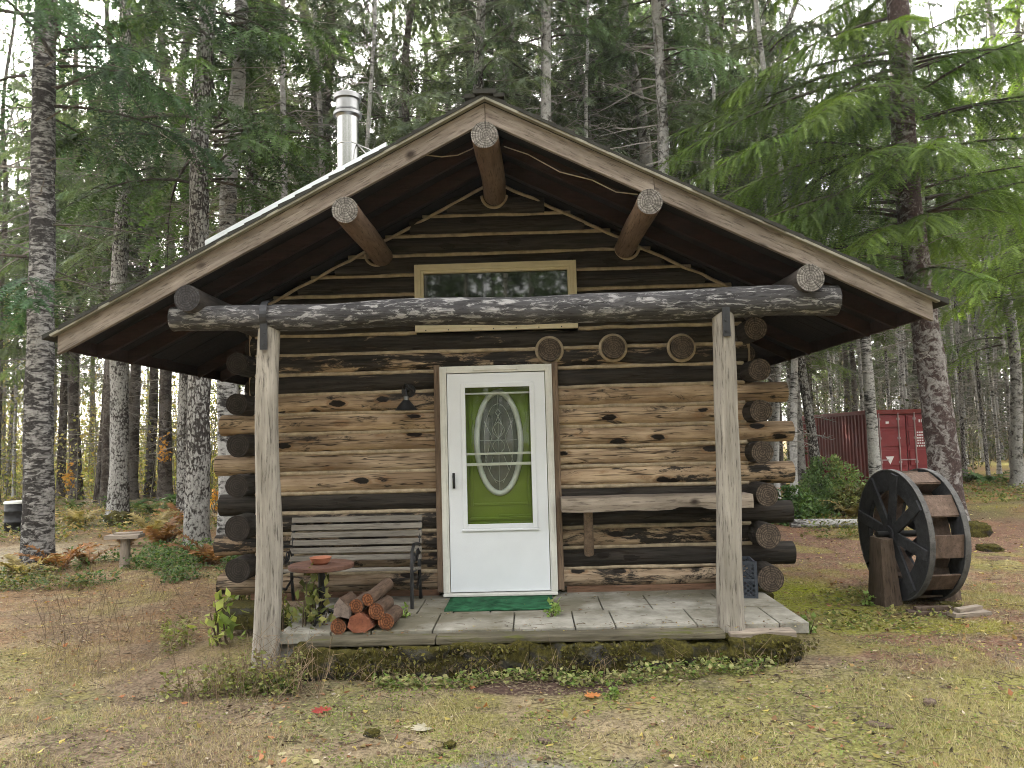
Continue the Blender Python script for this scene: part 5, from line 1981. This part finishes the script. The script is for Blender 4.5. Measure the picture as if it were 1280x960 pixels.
for (px, D, rx, ry, h, n, cols, lab) in [(1030, 16.3, 1.15, .9, 1.05, 5200, [(.13, .20, .08), (.20, .26, .10), (.26, .28, .11)], 'large green leafy bush in front of the red container'),
                                         (1068, 15.6, .6, .6, .55, 1600, [(.10, .10, .03), (.16, .13, .04), (.08, .10, .03)], 'low yellowing bush beside the large leafy bush'),
                                         (985, 14.5, .6, .6, .65, 1500, [(.05, .10, .035), (.08, .13, .04)], 'small green bush behind the right log ends'),
                                         (1005, 14.9, .55, .5, .5, 1200, [(.06, .11, .03), (.11, .13, .04)], 'small leafy bush in front of the large one by the log ends')]:
    x, y = ground_spot(px, D)
    me = bush_mesh(n, rx, ry, h, cols, .085, px * .01)
    plant(me, 'bush', x, y, 1, lab, 'bush')

# weeds: small leafy plants
W_MESH = [bush_mesh(70, .16, .16, .26, [(.16, .22, .05), (.26, .29, .09)], .062, 3, 10, 'weed'), bush_mesh(45, .12, .12, .18, [(.17, .25, .07), (.27, .31, .12)], .065, 5, 8, 'weed'), bush_mesh(210, .24, .2, .52, [(.24, .27, .07), (.30, .29, .11), (.15, .17, .06)], .062, 8, 26, 'weed')]
for (px, py, i, s, lab, z) in [(592, 830, 1, 1.15, 'pale round leafed weed against the mossy stones below the doormat', 0), (692, 770, 1, .75, 'small green weed growing between paving slabs right of the doormat', PZ), (505, 772, 1, .6, 'small green weed on the porch beside the firewood', PZ), (386, 813, 2, 1.35, 'tall yellow green weed growing by the round table', .05), (352, 818, 2, .9, 'leafy weed at the foot of the left porch post', 0), (300, 775, 2, 1.0, 'yellow leafed weed left of the left porch post', 0), (278, 805, 0, 1.5, 'straggly weed at the left end of the porch', 0), (765, 868, 1, .6, 'bright green grass like weed on bare ground before the porch', 0), (690, 825, 1, .6, 'tiny green weed at the base of the stone blocks', 0), (960, 815, 0, .7, 'low weed by the right end of the porch', 0), (1010, 790, 1, .9, 'pale leafed weed beside the porch corner stones', 0), (330, 828, 2, .7, 'dense weed in front of the left porch post', 0), (1085, 752, 1, .7, 'pale leafed weed at the foot of the water wheel stump', 0), (430, 815, 0, .8, 'small weed under the porch edge below the firewood', 0), (870, 818, 1, .8, 'low leafy weed below the right porch post', 0)]:
    d = ray(px, py); t_ = (z - CAM.z) / d.z
    p = CAM + d * t_
    o = plant(W_MESH[i], 'weed', p.x, p.y, s, lab, 'weed')
    if z > .1: o.location.z = z


# ---- stuff on the ground: grass, leaf litter, ground cover, moss tufts
def scatter_view(n, D0, D1, px0=-60, px1=1340, power=1.0):
    D = D0 + (D1 - D0) * rng.uniform(0, 1, n) ** power
    px = rng.uniform(px0, px1, n)
    th = np.array([ray(a, 545)[:] for a in (px0, px1)])
    u = ((px - px0) / (px1 - px0))[:, None]
    d = th[0] * (1 - u) + th[1] * u
    x = CAM.x + d[:, 0] * D; y = CAM.y + d[:, 1] * D
    ok = ~((x > -2.95) & (x < 2.45) & (y > -1.46) & (y < 6)) | ((x > -3.0) & (x < -1.7) & (y < -1.1) & (rng.uniform(0, 1, n) < .6)) & (y < -1.43)
    ok &= ~((x > -2.6) & (x < 2.05) & (y > -1.46) & (y < 6))
    return x[ok], y[ok]


def grass():
    nb = NB()
    x, y = scatter_view(430000, 2.9, 12, power=1.3)
    den = fbm(x * 1.9, y * 1.9, 4, 51)
    gc = ground_colour(x, y)
    green = gc[:, 1] / gc[:, 0]
    bare = sstep(1, .8, np.maximum(np.abs(x - .02) / .72, np.abs(y + 1.72) / .17))
    reddish = sstep(.78, .62, green)
    keep = rng.uniform(0, 1, len(x)) < np.clip(.25 + (den - .45) * 4.2, .04, 1) * (1 - .85 * bare) * (1 - .72 * reddish)
    x, y, den, gc = x[keep], y[keep], den[keep], gc[keep]
    n = len(x)
    z = gz(x, y)
    h = rng.uniform(.010, .042, n) * (.5 + den) * (1 + .35 * (rng.uniform(0, 1, n) > .96))
    a = rng.uniform(0, 2 * math.pi, n)
    lean = rng.uniform(.2, 1.9, n)
    P = np.stack([x, y, z - .004], 1)
    tip = P + np.stack([np.cos(a) * h * lean, np.sin(a) * h * lean, h], 1)
    sd = np.stack([-np.sin(a), np.cos(a), np.zeros(n)], 1) * rng.uniform(.0011, .0024, n)[:, None]
    V = np.stack([P - sd, P + sd, tip], 1).reshape(-1, 3)
    pal = np.array([(.46, .39, .25), (.34, .275, .165), (.20, .20, .075), (.29, .275, .11), (.16, .175, .06), (.26, .17, .11)])
    wts = np.array([.27, .25, .14, .14, .08, .12])
    ci = rng.choice(len(pal), n, p=wts)
    c = pal[ci] * rng.uniform(.65, 1.35, (n, 1)) * .62 + gc * .5
    nb.add((V, np.arange(len(V)).reshape(-1, 3), np.repeat(c, 3, 0)), 0)
    o = link('grass', nb.mesh('grass', [M['leafy']]))
    tag(o, kind='stuff')


grass()


def litter():
    nb = NB()
    pal = np.array([(.30, .20, .09), (.36, .29, .13), (.20, .115, .06), (.40, .36, .22), (.15, .09, .055), (.42, .34, .10), (.33, .14, .07)])
    x, y = scatter_view(15000, 2.9, 20, power=1.1)
    dens = fbm(x * .9, y * .9, 3, 91) + .35 * sstep(2, 4, x) + .25 * sstep(-2, -4, x)
    keep = rng.uniform(0, 1, len(x)) < np.clip((dens - .32) * 1.7, .10, 1)
    x, y = x[keep], y[keep]; n = len(x)
    P = np.stack([x, y, gz(x, y) + rng.uniform(.006, .02, n)], 1)
    A = unit(np.stack([rng.normal(0, 1, n), rng.normal(0, 1, n), rng.normal(0, .25, n)], 1)); B = unit(np.cross(A, UPV + rng.normal(0, .3, (n, 3))))
    c = pal[rng.integers(0, len(pal), n)] * rng.uniform(.5, 1.3, (n, 1))
    nb.add(leaves(P, A, B, rng.uniform(.018, .062, n), c, .5, .3), 0)
    # twigs and needles
    x, y = scatter_view(9000, 2.9, 16, power=1.2); n = len(x)
    P = np.stack([x, y, gz(x, y) + .007], 1)
    a = rng.uniform(0, 6.28, n); l = rng.uniform(.03, .22, n) ** 1.0
    E = P + np.stack([np.cos(a) * l, np.sin(a) * l, rng.normal(0, .012, n)], 1)
    nb.add(tubes3(P, E, rng.uniform(.0012, .004, n), np.full(n, .001), np.array((.17, .13, .095)) * rng.uniform(.4, 1.6, (n, 1))), 1)
    # bark chips, clods and needles close by
    x, y = scatter_view(9000, 2.9, 7.5, power=1.15); n = len(x)
    k = fbm(x * 1.7, y * 1.7, 3, 101)
    ok = rng.uniform(0, 1, n) < np.clip((k - .36) * 3.2, .05, 1)
    x, y = x[ok], y[ok]; n = len(x)
    P = np.stack([x, y, gz(x, y) + rng.uniform(.004, .014, n)], 1)
    A = unit(np.stack([rng.normal(0, 1, n), rng.normal(0, 1, n), rng.normal(0, .2, n)], 1)); B = unit(np.cross(A, UPV + rng.normal(0, .4, (n, 3))))
    chip = np.array([(.07, .05, .035), (.11, .075, .05), (.30, .26, .20), (.16, .10, .06), (.24, .14, .085), (.05, .04, .03)])
    nb.add(leaves(P, A, B, rng.uniform(.012, .045, n), chip[rng.integers(0, len(chip), n)] * rng.uniform(.6, 1.3, (n, 1)), .35, .22), 1)
    # bits blown onto the paving
    n = 420
    x = rng.uniform(-2.0, 2.0, n); y = rng.uniform(-1.44, -.05, n) ; y = np.where(rng.uniform(0, 1, n) < .45, rng.uniform(-1.45, -1.2, n), y)
    P = np.stack([x, y, np.full(n, .268) + rng.uniform(0, .006, n)], 1)
    A = unit(np.stack([rng.normal(0, 1, n), rng.normal(0, 1, n), rng.normal(0, .12, n)], 1)); B = unit(np.cross(A, UPV + rng.normal(0, .2, (n, 3))))
    nb.add(leaves(P, A, B, rng.uniform(.008, .032, n), pal[rng.integers(0, len(pal), n)] * rng.uniform(.25, .9, (n, 1)), .4, .3), 0)
    E = P[:160] + np.stack([rng.normal(0, .04, 160), rng.normal(0, .04, 160), rng.uniform(0, .006, 160)], 1)
    nb.add(tubes3(P[:160], E, np.full(160, .002), np.full(160, .001), np.tile(np.array((.10, .075, .05)), (160, 1))), 1)
    o = link('leaf_litter', nb.mesh('leaf_litter', [M['leafy'], M['twig']]))
    tag(o, kind='stuff')


litter()


def cover():
    """low ivy, salal and clover hugging the ground in patches"""
    nb = NB()
    zones = [  # px0,px1,D0,D1,n,height,size,colours
        (90, 300, 9.6, 12.6, 5200, .16, .05, [(.05, .10, .03), (.07, .13, .035), (.12, .17, .05)]),
        (-30, 120, 9.3, 10.8, 2200, .14, .05, [(.06, .10, .03), (.14, .16, .05), (.20, .16, .06)]),
        (300, 1010, 5.30, 5.74, 2600, .07, .038, [(.10, .15, .035), (.20, .22, .08), (.28, .27, .12)]),
        (205, 400, 5.3, 7.4, 4600, .20, .040, [(.16, .19, .05), (.25, .26, .09), (.14, .11, .05)]),
        (1000, 1190, 6.6, 8.2, 1300, .05, .038, [(.12, .16, .04), (.32, .31, .12), (.24, .21, .08)]),
        (-60, 300, 14, 24, 6500, .22, .075, [(.10, .13, .04), (.20, .18, .06), (.28, .20, .08), (.07, .10, .035)]),
        (1180, 1360, 17, 26, 4200, .16, .075, [(.17, .19, .05), (.10, .13, .04), (.24, .13, .07)]),
        (995, 1110, 12, 15, 1500, .14, .06, [(.10, .13, .04), (.17, .15, .05)]),
        (900, 1330, 4.0, 6.5, 2400, .02, .017, [(.15, .19, .05), (.24, .26, .09)]),
        (400, 900, 4.0, 5.4, 2600, .02, .017, [(.14, .19, .04), (.20, .23, .06)]),
        (-40, 500, 4.0, 6.5, 2600, .02, .017, [(.14, .17, .05), (.20, .21, .07)]),
    ]
    for (px0, px1, D0, D1, n, h, size, cols) in zones:
        x, y = scatter_view(n * 2, D0, D1, px0, px1)
        k = fbm(x * 2.2, y * 2.2, 3, 61) > .47
        x, y = x[k][:n], y[k][:n]; m = len(x)
        P = np.stack([x, y, gz(x, y) + .01 + h * rng.uniform(0, 1, m) ** 1.5], 1)
        A = unit(np.stack([rng.normal(0, 1, m), rng.normal(0, 1, m), rng.normal(.15, .35, m)], 1)); B = unit(np.cross(A, UPV + rng.normal(0, .4, (m, 3))))
        cols = np.array(cols)
        nb.add(leaves(P, A, B, rng.uniform(.5, 1.3, m) * size, cols[rng.integers(0, len(cols), m)] * rng.uniform(.6, 1.35, (m, 1)), .3, .38), 0)
    # moss, ferny bits and roots hanging over the porch stones
    n = 2600
    x = rng.uniform(-1.75, 2.0, n); z = rng.uniform(.02, .205, n)
    k = fbm(x * 3.1, z * 5 + 3, 3, 117) > .46
    x, z = x[k], z[k]; m = len(x)
    P = np.stack([x, np.full(m, -1.50) + rng.normal(0, .012, m) - .02 * (z < .1), z], 1)
    A = unit(np.stack([rng.normal(0, .8, m), np.full(m, -.5), rng.normal(-.6, .6, m)], 1)); B = unit(np.cross(A, rand_dirs(m)))
    mc = np.array([(.10, .095, .022), (.14, .125, .03), (.055, .05, .018), (.09, .07, .035)])
    nb.add(leaves(P, A, B, rng.uniform(.012, .04, m), mc[rng.integers(0, 4, m)] * rng.uniform(.5, 1.4, (m, 1)), .3, .3), 0)
    # dry tangled stems round the left post and below the porch edge
    for (px0, px1, D0, D1, n, hh) in ((230, 400, 5.2, 5.9, 300, .36), (400, 1000, 5.35, 5.75, 260, .14), (60, 240, 6.0, 9.0, 160, .42), (20, 400, 8.5, 11, 200, .25)):
        x, y = scatter_view(n, D0, D1, px0, px1); m = len(x)
        P = np.stack([x, y, gz(x, y)], 1)
        E = P + np.stack([rng.normal(0, .10, m), rng.normal(0, .10, m), rng.uniform(.2, 1, m) * hh], 1)
        E2 = E + np.stack([rng.normal(0, .08, m), rng.normal(0, .08, m), rng.normal(.02, .08, m)], 1)
        c = np.array((.20, .145, .095)) * rng.uniform(.4, 1.5, (m, 1))
        nb.add(tubes3(P, E, np.full(m, .0022), np.full(m, .0014), c), 1); nb.add(tubes3(E, E2, np.full(m, .0014), np.full(m, .0007), c), 1)
    o = link('ground_cover', nb.mesh('ground_cover', [M['leafy'], M['twig']]))
    tag(o, kind='stuff')


cover()

# a few leaves one can point to
for (px, py, c, s, lab) in [(403, 889, (.33, .06, .05), .085, 'single red fallen leaf lying on the grass'), (742, 867, (.42, .17, .06), .075, 'orange fallen leaf on the worn strip before the porch'), (530, 905, (.50, .46, .36), .09, 'pale dry fallen leaf on the grass before the porch')]:
    d = ray(px, py); p = CAM + d * (-CAM.z / d.z)
    n = 9
    P = np.zeros((n, 3)); a = np.linspace(-2.0, 2.0, n)
    A = unit(np.stack([np.sin(a), np.cos(a), np.full(n, .06)], 1)); B = unit(np.cross(A, np.tile(UPV, (n, 1))))
    nb = NB(); nb.add(leaves(P, A, B, np.full(n, s) * (1 - .25 * np.abs(a) / 2), np.tile(np.array(c), (n, 1)) * rng.uniform(.8, 1.2, (n, 1)), .35, .30), 0)
    o = link('fallen_leaf', nb.mesh('fallen_leaf', [M['leafy']]), None, (p.x, p.y, gzf(p.x, p.y) + .02), (0, 0, px))
    tag(o, lab, 'leaf')

# fallen birch log, stones, bark scraps
fx, fy = ground_spot(1038, 13.6)
o = log_obj('fallen_log', (fx - .75, fy + .1, gzf(fx, fy) + .07), (fx + .85, fy - .1, gzf(fx, fy) + .07), .085, .07, None, [M['bark_white'], M['logend']], 14, 14, .1, .02)
tag(o, 'pale birch log lying on the ground between cabin and water wheel', 'log')
for (px, py, sz, sd, lab) in [(1190, 762, (.16, .2, .09), 3.3, 'small stone beside the loose board at the wheel'), (1163, 888, (.10, .07, .04), 4.1, 'broken brown bark scrap on the mossy ground at right'), (1100, 910, (.15, .07, .025), 5.7, 'flat grey bark scrap on the ground below the wheel'), (465, 914, (.09, .07, .05), 6.2, 'small dark stone in the grass before the porch'), (562, 929, (.07, .06, .04), 7.4, 'tiny brown stone by the gravel patch'), (680, 922, (.08, .05, .03), 8.8, 'dark leaf scrap on the gravel before the camera'), (1222, 668, (.36, .34, .30), 9.1, 'mossy broken stump behind the water wheel'), (1238, 690, (.34, .22, .12), 2.1, 'flat mossy slab of wood behind the water wheel'), (148, 657, (.6, .5, .42), 1.6, 'mossy mound at the foot of the solitary pale trunk')]:
    d = ray(px, py); p = CAM + d * (-CAM.z / d.z)
    me = rock_mesh('stone', sz, M['stump'] if 'scrap' in lab else M['mossstone'], sd, 5, .3, .35)
    o = link('stone', me, None, (p.x, p.y, gzf(p.x, p.y) + sz[2] * .2), (0, 0, sd)); o['seed'] = sd
    tag(o, lab, 'stone' if 'ston' in lab else ('mound' if 'mound' in lab else 'wood scrap'))

# orange leaf clusters on trunks at the left
for (px, py, D, lab) in [(205, 570, 25.4, 'orange leaf spray on the darkest trunk of the left wood'), (268, 625, 14.5, 'orange leaf spray beside the left log ends'), (86, 604, 26, 'small orange leaf spray low between two dark trunks')]:
    d = ray(px, py); p = CAM + d * D
    me = bush_mesh(60, .16 * D / 15, .16 * D / 15, .5 * D / 15, [(.42, .20, .03), (.50, .26, .05)], .09 * D / 15, px * .1, 8, 'leaf_spray')
    o = link('leafy_sapling', me, None, (p.x, p.y, p.z - .2)); tag(o, lab, 'sapling')

HAZE = .0006

# ------------------------------------------------------------------ light
sdir = ray(95, 30).normalized()
sun = bpy.data.lights.new('sun', 'SUN')
sun.energy = 5.0
sun.angle = R_(.6)
sun.color = (1.0, .93, .82)
so = bpy.data.objects.new('sun', sun); COL.objects.link(so)
so.rotation_euler = sdir.to_track_quat('Z', 'Y').to_euler()

w = bpy.data.worlds.new('World'); scene.world = w
w.use_nodes = True
nt = w.node_tree
bg = nt.nodes['Background']
sky = nt.nodes.new('ShaderNodeTexSky')
sky.sky_type = 'NISHITA'
sky.sun_disc = False
sky.sun_elevation = math.asin(sdir.z)
sky.sun_rotation = math.atan2(sdir.x, sdir.y)
sky.air_density = 1.0
sky.dust_density = 4.0
sky.ozone_density = 1.0
hs = nt.nodes.new('ShaderNodeHueSaturation')
hs.inputs['Saturation'].default_value = .30
nt.links.new(sky.outputs[0], hs.inputs['Color'])
mxw = nt.nodes.new('ShaderNodeMix'); mxw.data_type = 'RGBA'
mxw.inputs[0].default_value = .55
mxw.inputs[7].default_value = (9.8, 9.5, 9.0, 1)
nt.links.new(hs.outputs[0], mxw.inputs[6])
nt.links.new(mxw.outputs[2], bg.inputs['Color'])
bg.inputs['Strength'].default_value = .15

hz = MB(); hz.box((0, 0, 12.0), (230, 230, 31.0))
t_ = NT('haze_air')
pvol = t_.n('ShaderNodeVolumePrincipled')
pvol.inputs['Color'].default_value = (.92, .95, .97, 1)
pvol.inputs['Density'].default_value = HAZE
pvol.inputs['Anisotropy'].default_value = .3
t_.l(pvol.outputs[0], t_.out.inputs['Volume'])
ho = hz.build('haze', t_.mat)
tag(ho, kind='stuff')

vs = scene.view_settings
vs.view_transform = 'Standard'; vs.look = 'None'; vs.gamma = 1.0; vs.use_curve_mapping = False
vs.exposure = 2.3
scene.render.engine = 'CYCLES'
cy = scene.cycles
cy.max_bounces = 6; cy.diffuse_bounces = 3; cy.glossy_bounces = 3; cy.transmission_bounces = 4; cy.transparent_max_bounces = 6
cy.filter_width = 1.0
cy.use_denoising = True
cy.denoiser = 'OPENIMAGEDENOISE'
cy.sample_clamp_indirect = 6
cy.caustics_reflective = False; cy.caustics_refractive = False
